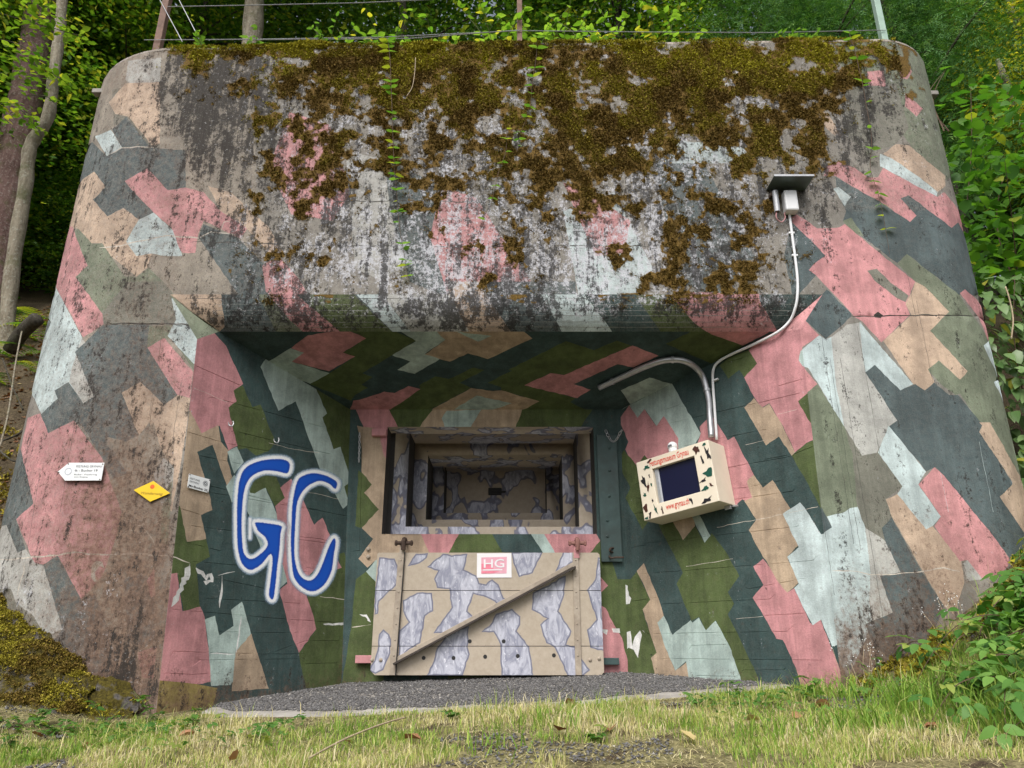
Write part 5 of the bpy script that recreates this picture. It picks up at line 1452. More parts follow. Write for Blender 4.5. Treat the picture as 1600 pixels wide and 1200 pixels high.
# ------------------------------------------------------------------ moss
def moss_material():
    t = NT('moss'); a = t.at('tint'); y = t.at('bright')
    c = t.mix(a, (.045, .029, .009), (.37, .255, .065))
    c = t.mix(y, c, t.mix(a, (.13, .115, .010), (.74, .69, .07)))
    return t.done(t.bsdf(c, .95, None, spec=.1))
M_MOSS = moss_material()
def tufts(P, N, size, bright, k=5):
    n = len(P)
    if n == 0: return None
    r = rng.normal(size=(n, k, 3)); d = r / np.linalg.norm(r, axis=2, keepdims=True) + N[:, None] * .9
    d /= np.linalg.norm(d, axis=2, keepdims=True)
    s_ = np.cross(d, rng.normal(size=(n, k, 3))); s_ /= np.linalg.norm(s_, axis=2, keepdims=True) + 1e-9
    L = (size * rng.uniform(.5, 1.3, n))[:, None, None] * rng.uniform(.6, 1.2, (n, k, 1))
    c = P[:, None] + rng.normal(size=(n, k, 3)) * (size * .5)[:, None, None] * .7
    tri = np.stack([c - s_ * L * .42, c + s_ * L * .42, c + d * L], 2)
    ti = np.clip(rng.uniform(0, 1, (n, 1, 1)) * .6 + rng.uniform(0, .4, (n, k, 1)) + np.zeros((n, k, 3)), 0, 1)
    ti[:, :, :2] *= .55
    return tri.reshape(-1, 3), ti.reshape(-1), np.repeat(bright, k * 3)
parts_ = []
n = 420000
u = np.stack([rng.uniform(-2.75, 2.95, n), rng.uniform(2.1, 4.45, n)], 1)
P = fac.xyz(u); px_, py_ = project(P)
mf = moss_field(px_, py_, u)
hf = fbm(u[:, 0] * 38, u[:, 1] * 38, 3, 131, .7)
k = (mf + (hf - .52) * 1.15 + rng.normal(0, .06, n) > .0) & (mf > -.22) & (u[:, 1] < ztop(P[:, 0]) - .01)
u, P, py_, px_, mf = u[k], P[k], py_[k], px_[k], mf[k]
Pu = fac.xyz(u + np.array([[.01, 0]])); tn = Pu - P; N = np.stack([tn[:, 1], -tn[:, 0], tn[:, 0] * 0], 1); N /= np.linalg.norm(N, axis=1, keepdims=True)
br = np.clip(sstep(135, 66, py_) * 1.0 * sstep(.36, .52, fbm(u[:, 0] * 3, u[:, 1] * 3, 3, 31)) + .55 * sstep(.42, .60, fbm(u[:, 0] * 6, u[:, 1] * 6, 4, 41)) * sstep(380, 120, py_), 0, 1)
parts_.append(tufts(P, N, .0055 + .006 * np.clip(mf * 2.5, 0, 1), br, 3))
# cushions along the top edge
n = 60000
u = np.stack([rng.uniform(-2.75, 2.85, n), rng.uniform(-.10, .02, n)], 1)
X_, Y_ = plan(u[:, 0]); zt_ = ztop(X_)
dn = fbm(u[:, 0] * 3.2, u[:, 1] * 6, 4, 55)
k = dn > .53 + .10 * sstep(.02, -.1, u[:, 1]); u, X_, Y_, zt_, dn = u[k], X_[k], Y_[k], zt_[k], dn[k]
P = np.stack([X_, Y_ + np.where(u[:, 1] > -.04, .03, 0) * 1.0, zt_ + np.minimum(u[:, 1], -.005)], 1)
parts_.append(tufts(P, np.tile([0, -.7, .7], (len(P), 1)), (.010 + .012 * (dn - .5) * 4) * 1.1, np.clip(.85 + rng.normal(0, .25, len(P)), 0, 1), 4))
# rocks, banks on both sides
for (C_, Nq, n1_, s1_), amt, n in ((BANKS[0], .60, 70000), (BANKS[1], .40, 6000)):
    i = rng.integers(0, len(C_), n); P = C_[i] + rng.normal(0, .006, (n, 3)); N = Nq[i]
    k = fbm(P[:, 0] * 6, P[:, 2] * 9 + P[:, 1] * 5, 5, 91, .7) + rng.normal(0, .03, n) < amt - .12 * (N[:, 2] < .1)
    P, N = P[k], N[k]
    parts_.append(tufts(P, N, rng.uniform(.006, .013, len(P)), np.clip(rng.normal(.06, .16, len(P)) + .5 * sstep(.52, .66, fbm(P[:, 0] * 5, P[:, 2] * 5, 3, 17)), 0, 1), 4))
n = 34000
x = rng.uniform(1.9, 4.2, n); y = rng.uniform(4.05, 5.2, n)
cy_ = np.where(x < CRX, D, D + RR_ - np.sqrt(np.maximum(RR_ ** 2 - np.clip(x - CRX, 0, RR_) ** 2, 0)))
k = (y < cy_ + .02) & (y > cy_ - .42 * (.3 + fbm(x * 3, y * 3, 3, 61))) & (fbm(x * 3.5, y * 3.5, 3, 67) > .40)
x, y = x[k], y[k]; P = np.stack([x, y, gh(x, y) + rng.uniform(0, .05, len(x))], 1)
parts_.append(tufts(P, np.tile([0, -.4, .9], (len(P), 1)), rng.uniform(.012, .028, len(P)), np.clip(rng.normal(.60, .25, len(P)), 0, 1), 5))
n = 9000
x = rng.uniform(-5.2, -3.0, n); y = rng.uniform(4.3, 6.4, n)
k = (fbm(x * 3, y * 3, 3, 69) > .5) & (y > 4.3 + (x + 3.6) * .1); x, y = x[k], y[k]
P = np.stack([x, y, gh(x, y) + rng.uniform(0, .02, len(x))], 1)
parts_.append(tufts(P, np.tile([0, -.4, .9], (len(P), 1)), rng.uniform(.015, .03, len(P)), np.clip(rng.normal(.4, .2, len(P)), 0, 1), 5))
parts_ = [p for p in parts_ if p is not None]
V = np.concatenate([p[0] for p in parts_]); T = np.concatenate([p[1] for p in parts_]); Bt = np.concatenate([p[2] for p in parts_])
me = mesh_np('moss', V, np.arange(len(V)).reshape(-1, 3)); attr(me, 'tint', T); attr(me, 'bright', Bt)
tag(link('moss', me, M_MOSS), None, None, None, 'stuff')

# ------------------------------------------------------------------ grass
def blade_material(name, pal):
    t = NT(name); a = t.at('tint')
    r = t.n('ValToRGB'); t.put(r.inputs[0], a)
    cr = r.color_ramp
    while len(cr.elements) < len(pal): cr.elements.new(.5)
    for e, (p, c) in zip(cr.elements, pal): e.position = p; e.color = (*c, 1)
    b = t.bsdf(r.outputs[0], .6, None, spec=.25); tr = t.n('BsdfTranslucent'); t.put(tr.inputs[0], r.outputs[0])
    mx = t.n('MixShader'); mx.inputs[0].default_value = .3
    t.t.links.new(b.outputs[0], mx.inputs[1]); t.t.links.new(tr.outputs[0], mx.inputs[2])
    return t.done(mx.outputs[0])
M_GRASS = blade_material('grass_blades', [(0, (.13, .27, .03)), (.35, (.30, .44, .07)), (.55, (.48, .50, .14)), (.75, (.66, .58, .28)), (1, (.74, .66, .42))])
def blades(x, y, h_, w_, tint, lean=.5):
    n = len(x); z = gh(x, y); a = rng.uniform(0, 6.28, n); l = rng.uniform(.1, 1, n) * lean * h_
    dx, dy = np.cos(a), np.sin(a)
    b2 = rng.uniform(0, 6.28, n); sx_, sy_ = np.cos(b2) * w_ / 2, np.sin(b2) * w_ / 2
    P0 = np.stack([x, y, z - .004], 1); P1 = np.stack([x + dx * l * .35, y + dy * l * .35, z + h_ * .6], 1); P2 = np.stack([x + dx * l, y + dy * l, z + h_ * rng.uniform(.75, 1, n)], 1)
    S = np.stack([sx_, sy_, sx_ * 0], 1)
    V = np.stack([P0 - S, P0 + S, P1 + S * .8, P1 - S * .8, P2], 1).reshape(-1, 3)
    b = (np.arange(n) * 5)[:, None]
    F = np.concatenate([b + np.array([[0, 1, 2]]), b + np.array([[0, 2, 3]]), b + np.array([[3, 2, 4]])])
    return V, F, np.repeat(tint, 5)
def merge(L):
    V = []; F = []; T = []; o = 0
    for v, f, t_ in L:
        V.append(v); F.append(f + o); T.append(t_); o += len(v)
    return np.concatenate(V), np.concatenate(F), np.concatenate(T)
n = 170000
x = rng.uniform(-4.2, 4.2, n); y = rng.uniform(2.5, 4.7, n)
dens = fbm(x * 1.6, y * 1.6, 4, 15); bare = fbm(x * 2.2, y * 2.2, 3, 77)
ef = np.interp(x, [p[0] for p in front], [p[1] for p in front])
lim = np.where((x > -2.0) & (x < 1.8), ef - .01 + .06 * fbm(x * 9, y, 2, 3), np.where(x <= -2, 4.25 + (x + 2) * .12, 4.42))
k = (y < lim) & (dens + rng.uniform(-.14, .14, n) > .46 + .10 * (fbm(x * 7, y * 7, 3, 23) - .5) * 2) & (bare < .58)
x, y, dens = x[k], y[k], dens[k]
tall = sstep(1.6, 2.6, x)
hh_ = rng.uniform(.012, .036, len(x)) * (.55 + 1.1 * fbm(x * 6, y * 6, 3, 29) ** 1.5 * 1.6) * (1 + 1.6 * (rng.uniform(0, 1, len(x)) > .93)) * (1 + tall * 1.0)
tn = np.clip(fbm(x * 2.5, y * 2.5, 3, 25) * 1.3 - .12 + rng.normal(0, .24, len(x)) - .2 * tall, 0, 1)
L_ = [blades(x, y, hh_, rng.uniform(.0022, .0045, len(x)), tn, .9)]
m = 42000
xt = rng.uniform(-4.0, 4.0, m); yt = rng.uniform(2.6, 4.5, m); et = np.interp(xt, [p[0] for p in front], [p[1] for p in front])
kt = (yt < np.where((xt > -2.0) & (xt < 1.8), et - .01, 4.4)) & (fbm(xt * 3, yt * 3, 4, 19) > .42)
xt, yt = xt[kt], yt[kt]; m = len(xt)
Vt, Ft, Tt = blades(xt, yt, rng.uniform(.004, .014, m), rng.uniform(.002, .004, m), np.clip(rng.normal(.86, .13, m), .5, 1), .1)
Vt = Vt.reshape(-1, 5, 3); at_ = rng.uniform(0, 6.28, m); lt = rng.uniform(.02, .06, m)
Vt[:, 2:4, 0] += (np.cos(at_) * lt * .5)[:, None]; Vt[:, 2:4, 1] += (np.sin(at_) * lt * .5)[:, None]; Vt[:, 4, 0] += np.cos(at_) * lt; Vt[:, 4, 1] += np.sin(at_) * lt
L_.append((Vt.reshape(-1, 3), Ft, Tt))
# long tufts
for cx_, cy2, num, hgt in [(1.85, 3.75, 260, .20), (1.45, 3.45, 160, .14), (2.2, 3.5, 260, .22), (2.5, 3.25, 240, .24), (1.1, 3.35, 90, .12), (2.75, 3.6, 200, .2), (-.05, 3.3, 60, .11), (.15, 3.75, 90, .10), (-.75, 3.85, 60, .07), (.55, 3.95, 120, .07), (2.0, 3.15, 200, .2), (1.7, 4.15, 90, .16)]:
    x = rng.normal(cx_, .11, num); y = rng.normal(cy2, .09, num)
    L_.append(blades(x, y, rng.uniform(.5, 1.1, num) * hgt, rng.uniform(.003, .007, num), np.clip(rng.normal(.2, .16, num), 0, 1), 1.1))
V, F, T = merge(L_)
me = mesh_np('grass', V, F); attr(me, 'tint', T)
tag(link('grass', me, M_GRASS), None, None, None, 'stuff')

# ------------------------------------------------------------------ leaves
def leaf_material(name, c0, c1, c2=None, amt=.12, trans=.45, rough=.5):
    t = NT(name); r = t.n('ObjectInfo').outputs['Random']; p = t.obj()
    a = t.math('FRACT', t.math('ADD', r, t.at('tint')))
    c = t.mix(a, c0, c1)
    if c2: c = t.mix(t.math('GREATER_THAN', t.math('FRACT', t.math('MULTIPLY', a, 7.31)), 1 - amt), c, c2)
    b = t.bsdf(c, rough, None, spec=.35); tr = t.n('BsdfTranslucent'); t.put(tr.inputs[0], t.mix(1.0, c, (1.25, 1.3, .6), 'MULTIPLY'))
    mx = t.n('MixShader'); mx.inputs[0].default_value = trans
    t.t.links.new(b.outputs[0], mx.inputs[1]); t.t.links.new(tr.outputs[0], mx.inputs[2])
    return t.done(mx.outputs[0])
def leaf_geo(L, W, k=4, tip=.25, fold=.25, curl=.25, serr=0.0):
    """one leaf along +X with a folded midrib; returns verts, tris"""
    V = []; F = []
    for i in range(k + 1):
        t_ = i / k; w = W / 2 * (math.sin(math.pi * min(1, t_ ** (.75)))) ** .8 if 0 < t_ < 1 else 0.0
        x = L * t_; z = -curl * L * t_ * t_ * .5
        if serr and 0 < i < k: w *= 1 + serr * (1 if i % 2 else -1)
        V.append((x, 0, z))
        if 0 < i < k: V += [(x - .04 * L, w, z + fold * w), (x - .04 * L, -w, z + fold * w)]
    # index: 0 base, then triples, last tip
    m = 1
    F += [(0, 1, 2), (0, 3, 1)]
    for i in range(1, k - 1):
        a = 1 + (i - 1) * 3; b_ = a + 3
        F += [(a, b_, a + 1), (a + 1, b_, b_ + 1), (a, a + 2, b_), (a + 2, b_ + 2, b_)]
    a = 1 + (k - 2) * 3; tp = a + 3
    F += [(a, tp, a + 1), (a, a + 2, tp)]
    return np.array(V, float), np.array(F)
def compound(n3, L, W, **kw):
    V = []; F = []; o = 0
    for ang, off in n3:
        v, f = leaf_geo(L, W, **kw); c_, s_ = math.cos(ang), math.sin(ang)
        v = np.stack([v[:, 0] * c_ - v[:, 1] * s_ + off * c_, v[:, 0] * s_ + v[:, 1] * c_ + off * s_, v[:, 2] - .1 * abs(ang) * v[:, 0]], 1)
        V.append(v); F.append(f + o); o += len(v)
    return np.concatenate(V), np.concatenate(F)
def frame(d, roll=0.0, flat=True):
    """matrix with X along d, Z as far up as possible"""
    d = Vector(d).normalized(); up = Vector((0, 0, 1))
    y = up.cross(d)
    if y.length < 1e-3: y = Vector((0, 1, 0))
    y.normalize(); z = d.cross(y)
    return Matrix((d, y, z)).transposed().to_4x4() @ Matrix.Rotation(roll, 4, 'X')
def place_leaf(me, p, d, roll, s_, mat, parent, name='leaf'):
    o = link(name, me, mat, parent)
    o.matrix_basis = Matrix.Translation(p) @ frame(d, roll) @ Matrix.Scale(s_, 4)
    return o
M_BRAM = leaf_material('bramble_leaf', (.06, .18, .03), (.19, .36, .07), (.30, .38, .08), .14, .35)
M_HAZEL = leaf_material('hazel_leaf', (.05, .16, .018), (.13, .29, .035), (.30, .36, .04), .05, .5)
M_IVY = leaf_material('creeper_leaf', (.07, .15, .04), (.24, .36, .15), (.36, .36, .06), .06, .25, .3)
M_VINE = leaf_material('vine_leaf', (.10, .25, .03), (.22, .40, .07), (.36, .42, .05), .15, .45)
M_WEED = leaf_material('weed_leaf', (.06, .17, .03), (.15, .30, .06), (.25, .32, .07), .15, .4)
M_SHRUB = leaf_material('shrub_leaf', (.15, .33, .03), (.34, .54, .08), (.58, .56, .06), .16, .5)
M_DRY = leaf_material('dry_leaf', (.20, .085, .035), (.42, .22, .12), (.50, .40, .18), .2, .1, .8)
M_STEM = simple('green_stem', (.12, .14, .05), .7); M_STEMB = simple('brown_stem', (.11, .07, .045), .8, 0, .3, 30)
M_STRAW = simple('dry_stalk', (.45, .36, .24), .8, 0, .2, 30)
def lm(name, geo, mat):
    me = mesh_np(name, *geo); set_smooth(me); me.materials.append(mat); attr(me, 'tint', np.zeros(len(me.vertices))); return me
tri3 = [(0, .02), (1.25, .006), (-1.25, .006)]
L_BR = [lm('bramble_leaf', compound(tri3, l, l * .60, k=6, fold=.16, curl=c_, serr=.035), M_BRAM) for l, c_ in ((.058, .3), (.052, .55), (.064, .15))]
L_HZ = [lm('hazel_leaf', leaf_geo(.115, .095, 5, fold=.15, curl=c_, serr=.06), M_HAZEL) for c_ in (.2, .5, .8)]
L_IV = [lm('creeper_leaf', leaf_geo(.125, .062, 4, fold=.2, curl=c_), M_IVY) for c_ in (.3, .7)]
L_VI = [lm('vine_leaf', leaf_geo(.062, .030, 4, fold=.2, curl=c_), M_VINE) for c_ in (.2, .5)]
L_WD = [lm('weed_leaf', compound([(0, .008), (1.3, .003), (-1.3, .003)], l, l * .75, k=4, fold=.2, curl=.3), M_WEED) for l in (.035, .045)] + [lm('weed_leaf', leaf_geo(.06, .035, 4, fold=.2, curl=.4), M_WEED)]
L_SH = [lm('shrub_leaf', leaf_geo(.085, .05, 4, fold=.2, curl=c_), M_SHRUB) for c_ in (.2, .6)]
L_DR = [lm('dry_leaf', leaf_geo(.07, .05, 5, fold=f_, curl=c_, serr=.12), M_DRY) for f_, c_ in ((.5, -.6), (.3, .9), (.7, .3))]

# --- brambles, bottom right
def bramble(label, base, canes, nleaf, seed):
    r = random.Random(seed); b0 = Vector((base[0], base[1], gh1(*base)))
    t = thing('bramble_bush', label, 'bramble', b0, 'bramble bushes right of the bunker')
    stems = MB(); pts_all = []
    for c_ in range(canes):
        a = r.uniform(-math.pi, math.pi); reach = r.uniform(.2, .6); hgt = r.uniform(.06, .20)
        s0 = b0 + Vector((r.gauss(0, .18), r.gauss(0, .15), 0))
        P = []
        for i in range(7):
            f = i / 6; q = s0 + Vector((math.cos(a) * reach * f, math.sin(a) * reach * f * .8, 0))
            q.z = gh1(q.x, q.y) + hgt * math.sin(math.pi * min(1, .12 + f * .85)) + .01
            P.append(q)
        P = catmull(P, 3); stems.tube(P, [.0035 * (1 - .6 * i / len(P)) for i in range(len(P))], 5); pts_all += P[3:]
    stems.build('cane', M_STEMB, t)
    for i in range(nleaf):
        q = r.choice(pts_all) + Vector((r.gauss(0, .05), r.gauss(0, .05), r.uniform(-.04, .06)))
        d = Vector((r.gauss(0, .8), r.gauss(-.6, .6), r.uniform(-.75, .1)))
        place_leaf(r.choice(L_BR), q, d, r.gauss(0, .3), r.uniform(.8, 1.5), M_BRAM, t)
bramble('tall bramble bush with pale green leaves against the right pillar foot', (2.98, 3.92), 30, 290, 1)
bramble('bramble thicket hanging over the grass at the right edge', (2.78, 3.68), 34, 300, 2)
bramble('bramble shoots with dark leaves creeping into the tall grass at lower right', (2.42, 3.42), 18, 130, 3)
bramble('bramble runner with thin reddish canes on the moss bank by the pillar', (2.5, 4.0), 12, 60, 4)
bramble('bramble bush below the creeper wall on the far right', (3.4, 4.05), 28, 260, 5)

def plant(name, label, cat, group, base, h_, n, leaves, seed, stem=M_STEM, spread=.3, stems=3, droop=-.2, sc=(.7, 1.2)):
    r = random.Random(seed); b0 = Vector(base)
    t = thing(name, label, cat, b0, group); b = MB()
    for k in range(stems):
        a = r.uniform(0, 6.28); L = h_ * r.uniform(.6, 1.1)
        P = catmull([b0, b0 + Vector((math.cos(a) * spread * L * .4, math.sin(a) * spread * L * .4, L * .55)), b0 + Vector((math.cos(a) * spread * L, math.sin(a) * spread * L, L))], 5)
        b.tube(P, [.0035 * max(.25, h_) ** .5 * (1 - .7 * i / len(P)) + .0008 for i in range(len(P))], 5)
        for i in range(max(1, n // stems)):
            q = P[r.randrange(2, len(P))]
            aa = r.uniform(0, 6.28)
            place_leaf(r.choice(leaves), q, (math.cos(aa), math.sin(aa), r.uniform(droop, .5)), r.gauss(0, .3), r.uniform(*sc), None, t)
    b.build('stem', stem, t); return t
# weeds along the foot of the wall and in the grass
wl = [(20, 1120, 4.05, 'left edge under the mossy ledge'), (60, 1150, 3.8, 'left edge in the grass')]
WD = [(-2.95, 4.0, .16, 14, 'leafy weed at the far left below the mossy ledge'), (-2.62, 3.92, .10, 12, 'low weed in front of the mossy rock ledge'), (-2.35, 4.02, .09, 10, 'small weed beside the middle of the rock ledge'),
      (-2.08, 4.18, .13, 10, 'broad-leaved weed at the end of the rock ledge'), (-1.86, 4.22, .15, 12, 'weed with arrow-shaped leaves under the left niche edge'), (-1.62, 4.12, .08, 9, 'low weed at the left end of the gravel'),
      (-2.7, 3.62, .09, 12, 'weed patch low at the left edge of the grass'), (-2.25, 3.7, .07, 9, 'tiny weed among dry leaves left of the lawn'), (1.22, 4.42, .10, 8, 'weed growing at the foot of the right niche wall'),
      (1.62, 4.35, .09, 8, 'weed at the base of the pale paint right of the niche'), (1.98, 4.32, .16, 9, 'thin weed with white seed heads by the pink stripe'), (2.35, 4.25, .15, 8, 'weed stalk with pale seeds beside the moss cushion'),
      (-.3, 4.03, .06, 8, 'tuft of small weed at the gravel edge in the middle'), (.95, 4.15, .06, 8, 'small clover patch at the right end of the gravel'), (1.6, 3.55, .08, 12, 'broad weed in the tall grass on the right'), (.35, 3.42, .06, 8, 'rosette weed near the bottom of the lawn')]
for i, (x, y, h_, n_, lb) in enumerate(WD):
    plant('weed', lb, 'weed', 'weeds around the bunker foot', (x, y, gh1(x, y)), h_, n_, L_WD, 40 + i, spread=.7, stems=4, sc=(.7, 1.15))
r = random.Random(5); Vc = []; Fc = []; oc = 0; Tc = []
for k in range(900):
    if k < 620: x = r.uniform(-3.3, -1.0); y = 4.1 - abs(r.gauss(0, .34)) + min(0, (x + 1.9)) * .12
    else: x = r.uniform(.9, 2.6); y = 4.3 - abs(r.gauss(0, .35))
    if vnoise(np.array([x * 3.0]), np.array([y * 3.0]), 4)[0] < .42 or y < 2.9: continue
    me_ = r.choice(L_WD[:2]); v = np.array([w.co[:] for w in me_.vertices]); f_ = np.array([p.vertices[:] for p in me_.polygons])
    M = Matrix.Translation((x, y, gh1(x, y) + r.uniform(.012, .06))) @ frame((r.gauss(0, 1), r.gauss(-.3, 1), r.uniform(-.2, .3)), r.gauss(0, .3)) @ Matrix.Scale(r.uniform(.4, .85), 4)
    M = np.array(M); Vc.append(v @ M[:3, :3].T + M[:3, 3]); Fc.append(f_ + oc); oc += len(v); Tc += [r.random()] * len(v)
me = mesh_np('clover', np.concatenate(Vc), np.concatenate(Fc)); attr(me, 'tint', Tc)
tag(link('clover', me, M_WEED), None, None, None, 'stuff')
# white seed heads
for x, y, lb in ((1.95, 4.38, 'dry stalks with white seed heads in front of the pink stripe'), (2.42, 4.36, 'dry stalks with white seed heads by the grey stripe')):
    t = thing('seed_stalks', lb, 'dry weed', (x, y, gh1(x, y)), 'dry seed stalks'); b = MB(); w_ = MB(); r = random.Random(int(x * 100))
    for k in range(7):
        p0 = Vector((x + r.gauss(0, .05), y + r.gauss(0, .03), gh1(x, y))); p1 = p0 + Vector((r.gauss(0, .05), r.gauss(-.02, .03), r.uniform(.12, .26)))
        b.tube(catmull([p0, (p0 + p1) / 2 + Vector((r.gauss(0, .015), 0, 0)), p1], 4), .0012, 4)
        for j in range(6):
            c = p1 + Vector((r.gauss(0, .018), r.gauss(0, .012), r.gauss(0, .02))); w_.lathe(c, (r.gauss(0, 1), r.gauss(0, 1), 1), [(.001, -.003), (.0025, 0), (.001, .003)], 5)
    b.build('stalk', M_STRAW, t); tag(w_.build('seed_head', M_SIGNW, t), kind='stuff')
# fallen leaves and a long dry stalk on the grass
FLB = ['rusty brown curled leaf', 'pale brown fallen leaf', 'orange-brown crumpled leaf', 'reddish dry leaf']
r = random.Random(77)
spots_ = [((1.10, 3.62), 'on the bare gravel patch at lower right'), ((1.28, 3.72), 'beside the gravel patch'), ((-1.9, 3.62), 'in the grass at lower left'), ((-2.2, 3.85), 'by the weeds under the rock ledge'), ((-.72, 3.55), 'next to the long dry stalk'),
          ((-.45, 3.45), 'near the foot of the dry stalk'), ((.2, 3.5), 'in the grass below the shutter'), ((.42, 3.52), 'on the bottom grass right of centre'), ((.72, 3.25), 'at the bottom edge of the lawn'), ((-1.45, 3.75), 'on the short grass left of centre'),
          ((.28, 4.32), 'on the gravel below the shutter'), ((1.55, 3.95), 'by the tall grass on the right'), ((1.85, 4.15), 'at the foot of the right pillar'), ((-2.55, 3.4), 'at the far left bottom corner'), ((-1.1, 3.3), 'at the bottom left of the stalk'), ((1.75, 3.35), 'at the bottom right in tall grass')]
for i, ((x, y), w_) in enumerate(spots_):
    o = place_leaf(r.choice(L_DR), Vector((x, y, gh1(x, y) + .02)), (r.gauss(0, 1), r.gauss(0, 1), r.uniform(-.1, .25)), r.gauss(0, .6), r.uniform(.8, 1.3), None, None, 'fallen_leaf')
    tag(o, FLB[i % 4] + ' lying ' + w_, 'fallen leaf', 'fallen leaves on the grass')
P = [Vector((-.52, 3.98, gh1(-.52, 3.98) + .04)), Vector((-.58, 3.75, gh1(-.58, 3.75) + .06)), Vector((-.68, 3.4, gh1(-.68, 3.4) + .05)), Vector((-.76, 3.1, gh1(-.76, 3.1) + .03))]
tag(MB().tube(catmull(P, 5), [.004] * 16, 6).build('dry_stalk', M_STRAW, None, 0, True), 'long straw-coloured dry stalk lying on the grass below the shutter', 'stalk')

# --- creepers hanging down the front
def vine(label, line, n, seed, off=.02, first=True):
    r = random.Random(seed); P = [on_facade(x, y, off)[0] for x, y in line]
    P = catmull(P, 6); t = thing('creeper_vine', label, 'vine', P[0], 'creepers hanging from the roof')
    MB().tube(P, [.0028 * (1 - .6 * i / len(P)) for i in range(len(P))], 5).build('stem', M_STEMB, t)
    for i in range(n):
        f = (i + r.uniform(-.3, .3)) / n; q = P[min(len(P) - 1, max(0, int(f * (len(P) - 1))))]
        for sgn in (-1, 1):
            if r.random() < .2: continue
            d = Vector((sgn * r.uniform(.6, 1), r.uniform(-.8, -.1), r.uniform(-.35, .2)))
            place_leaf(r.choice(L_VI), q, d, r.gauss(0, .3), r.uniform(.8, 1.5) * (1 - .15 * f), None, t)
vine('long leafy creeper hanging left of the middle of the mossy front', [(607, 66), (610, 95), (612, 140), (614, 200), (616, 250), (620, 300), (624, 350), (632, 400), (640, 445)], 30, 1)
vine('creeper hanging in the centre beside the grey post', [(838, 62), (838, 90), (832, 130), (828, 170), (812, 215), (808, 240)], 13, 2)
vine('thin sparse creeper hanging over the right corner of the front', [(1325, 55), (1333, 80), (1345, 130), (1352, 170), (1360, 220), (1358, 265), (1370, 305), (1378, 340), (1388, 400)], 17, 3)
vine('short creeper with few leaves left of the centre post', [(792, 205), (790, 240), (778, 275), (765, 330), (745, 370)], 7, 4)
tw = [on_facade(x, y, .03)[0] for x, y in ((650, 95), (649, 115), (645, 140), (636, 155))]
tag(MB().tube(catmull(tw, 5), .003, 5).build('dead_twig', M_STRAW, None, 0, True), 'bare grey twig hanging on the moss near the long creeper', 'twig')

# --- plants on the roof edge
def zroof(x, y): return float(ztop(x))
RP = [(-1.95, .10, 10, 'tiny seedling on the roof edge near the left post'), (-1.4, .14, 16, 'small fern-leaved plant on the roof edge left of centre'), (-1.1, .30, 20, 'thin light green plant leaning left on the roof edge'), (-.95, .26, 18, 'slender light green plant on the roof beside the leaning one'), (-.55, .22, 22, 'yellowish leafy plant above the long creeper'), (-.3, .3, 20, 'tall dry-stemmed plant with few leaves on the roof'),
      (-.12, .32, 24, 'dense green shrub left of the centre post'), (.12, .35, 24, 'green leafy shrub right behind the centre post'), (.35, .40, 26, 'bushy light green shrub right of the centre post'), (.62, .44, 28, 'broad-leaved light green shrub right of centre'), (.88, .42, 28, 'largest bright green shrub on the roof'), (1.1, .32, 22, 'light green shrub at the right end of the row'), (1.28, .22, 14, 'low green plant at the end of the shrub row'),
      (2.1, .10, 12, 'row of small round leaves on the right roof edge'), (2.28, .09, 12, 'tiny creeping plant beside the green post'), (-2.35, .12, 10, 'small plant behind the left roof corner')]
for i, (x, h_, n_, lb) in enumerate(RP):
    yv = 4.60 if x > 2 or h_ < .2 else 4.75 + .1 * (i % 3)
    plant('roof_plant', lb, 'plant', 'plants growing on the bunker roof', (x * yv / 4.5, yv, zroof(x, yv)), h_ * 1.6, int(n_ * 3.0), L_SH if h_ > .2 else L_VI, 140 + i, spread=.6, stems=7, sc=(.5, 1.05))

# --- fence on the roof
fn = thing('wire_fence', 'wire fence with two brown posts and one pale green post along the roof edge', 'fence', (0, 4.66, 4.4))
M_POSTB = simple('brown_post', (.20, .125, .095), .8, 0, .3, 14); M_POSTG = simple('green_post', (.33, .46, .38), .6, 0, .12, 10)
YF = 4.66
for x, w_, m_, lb in ((246, .055, M_POSTB, 'leaning reddish brown wooden post'), (812, .042, M_POSTB, 'slim brown centre post'), (1384, .05, M_POSTG, 'pale green steel post')):
    xx = at(x, 62, YF).x; z0 = float(ztop(xx))
    o = MB().abox(xx - w_ / 2, xx + w_ / 2, YF, YF + w_, z0 - .05, z0 + 1.1).build('post', m_, fn, .004); o['label'] = lb
def wire(pts): MB().tube([at(x, y, YF - .01) for x, y in pts], .0035, 5).build('wire', M_GALV, fn)
wire([(225, 62.5), (400, 61.5), (600, 58), (812, 48), (1000, 50), (1200, 51), (1384, 47)])
wire([(262, 10.5), (400, 8), (560, 4.5), (700, -2), (812, -7)])
wire([(400, 62), (560, 61), (640, 60), (812, 47)])
wire([(250, 0), (285, 65)]); wire([(280, 0), (312, 62)])
# small stone pegs on the outer corners
for x, y, lb in ((153, 138, 'left'), (1468, 117, 'right')):
    c_, t_, n_ = on_facade(x + (8 if x < 800 else -6), y, 0)
    o = MB().box(c_ + Vector((-.05 if x < 800 else .05, .05, 0)), ((1, 0, 0), (0, 1, 0), (0, 0, 1)), (.05, .03, .02)).build('corner_peg', M_APRON, bunker, .006)
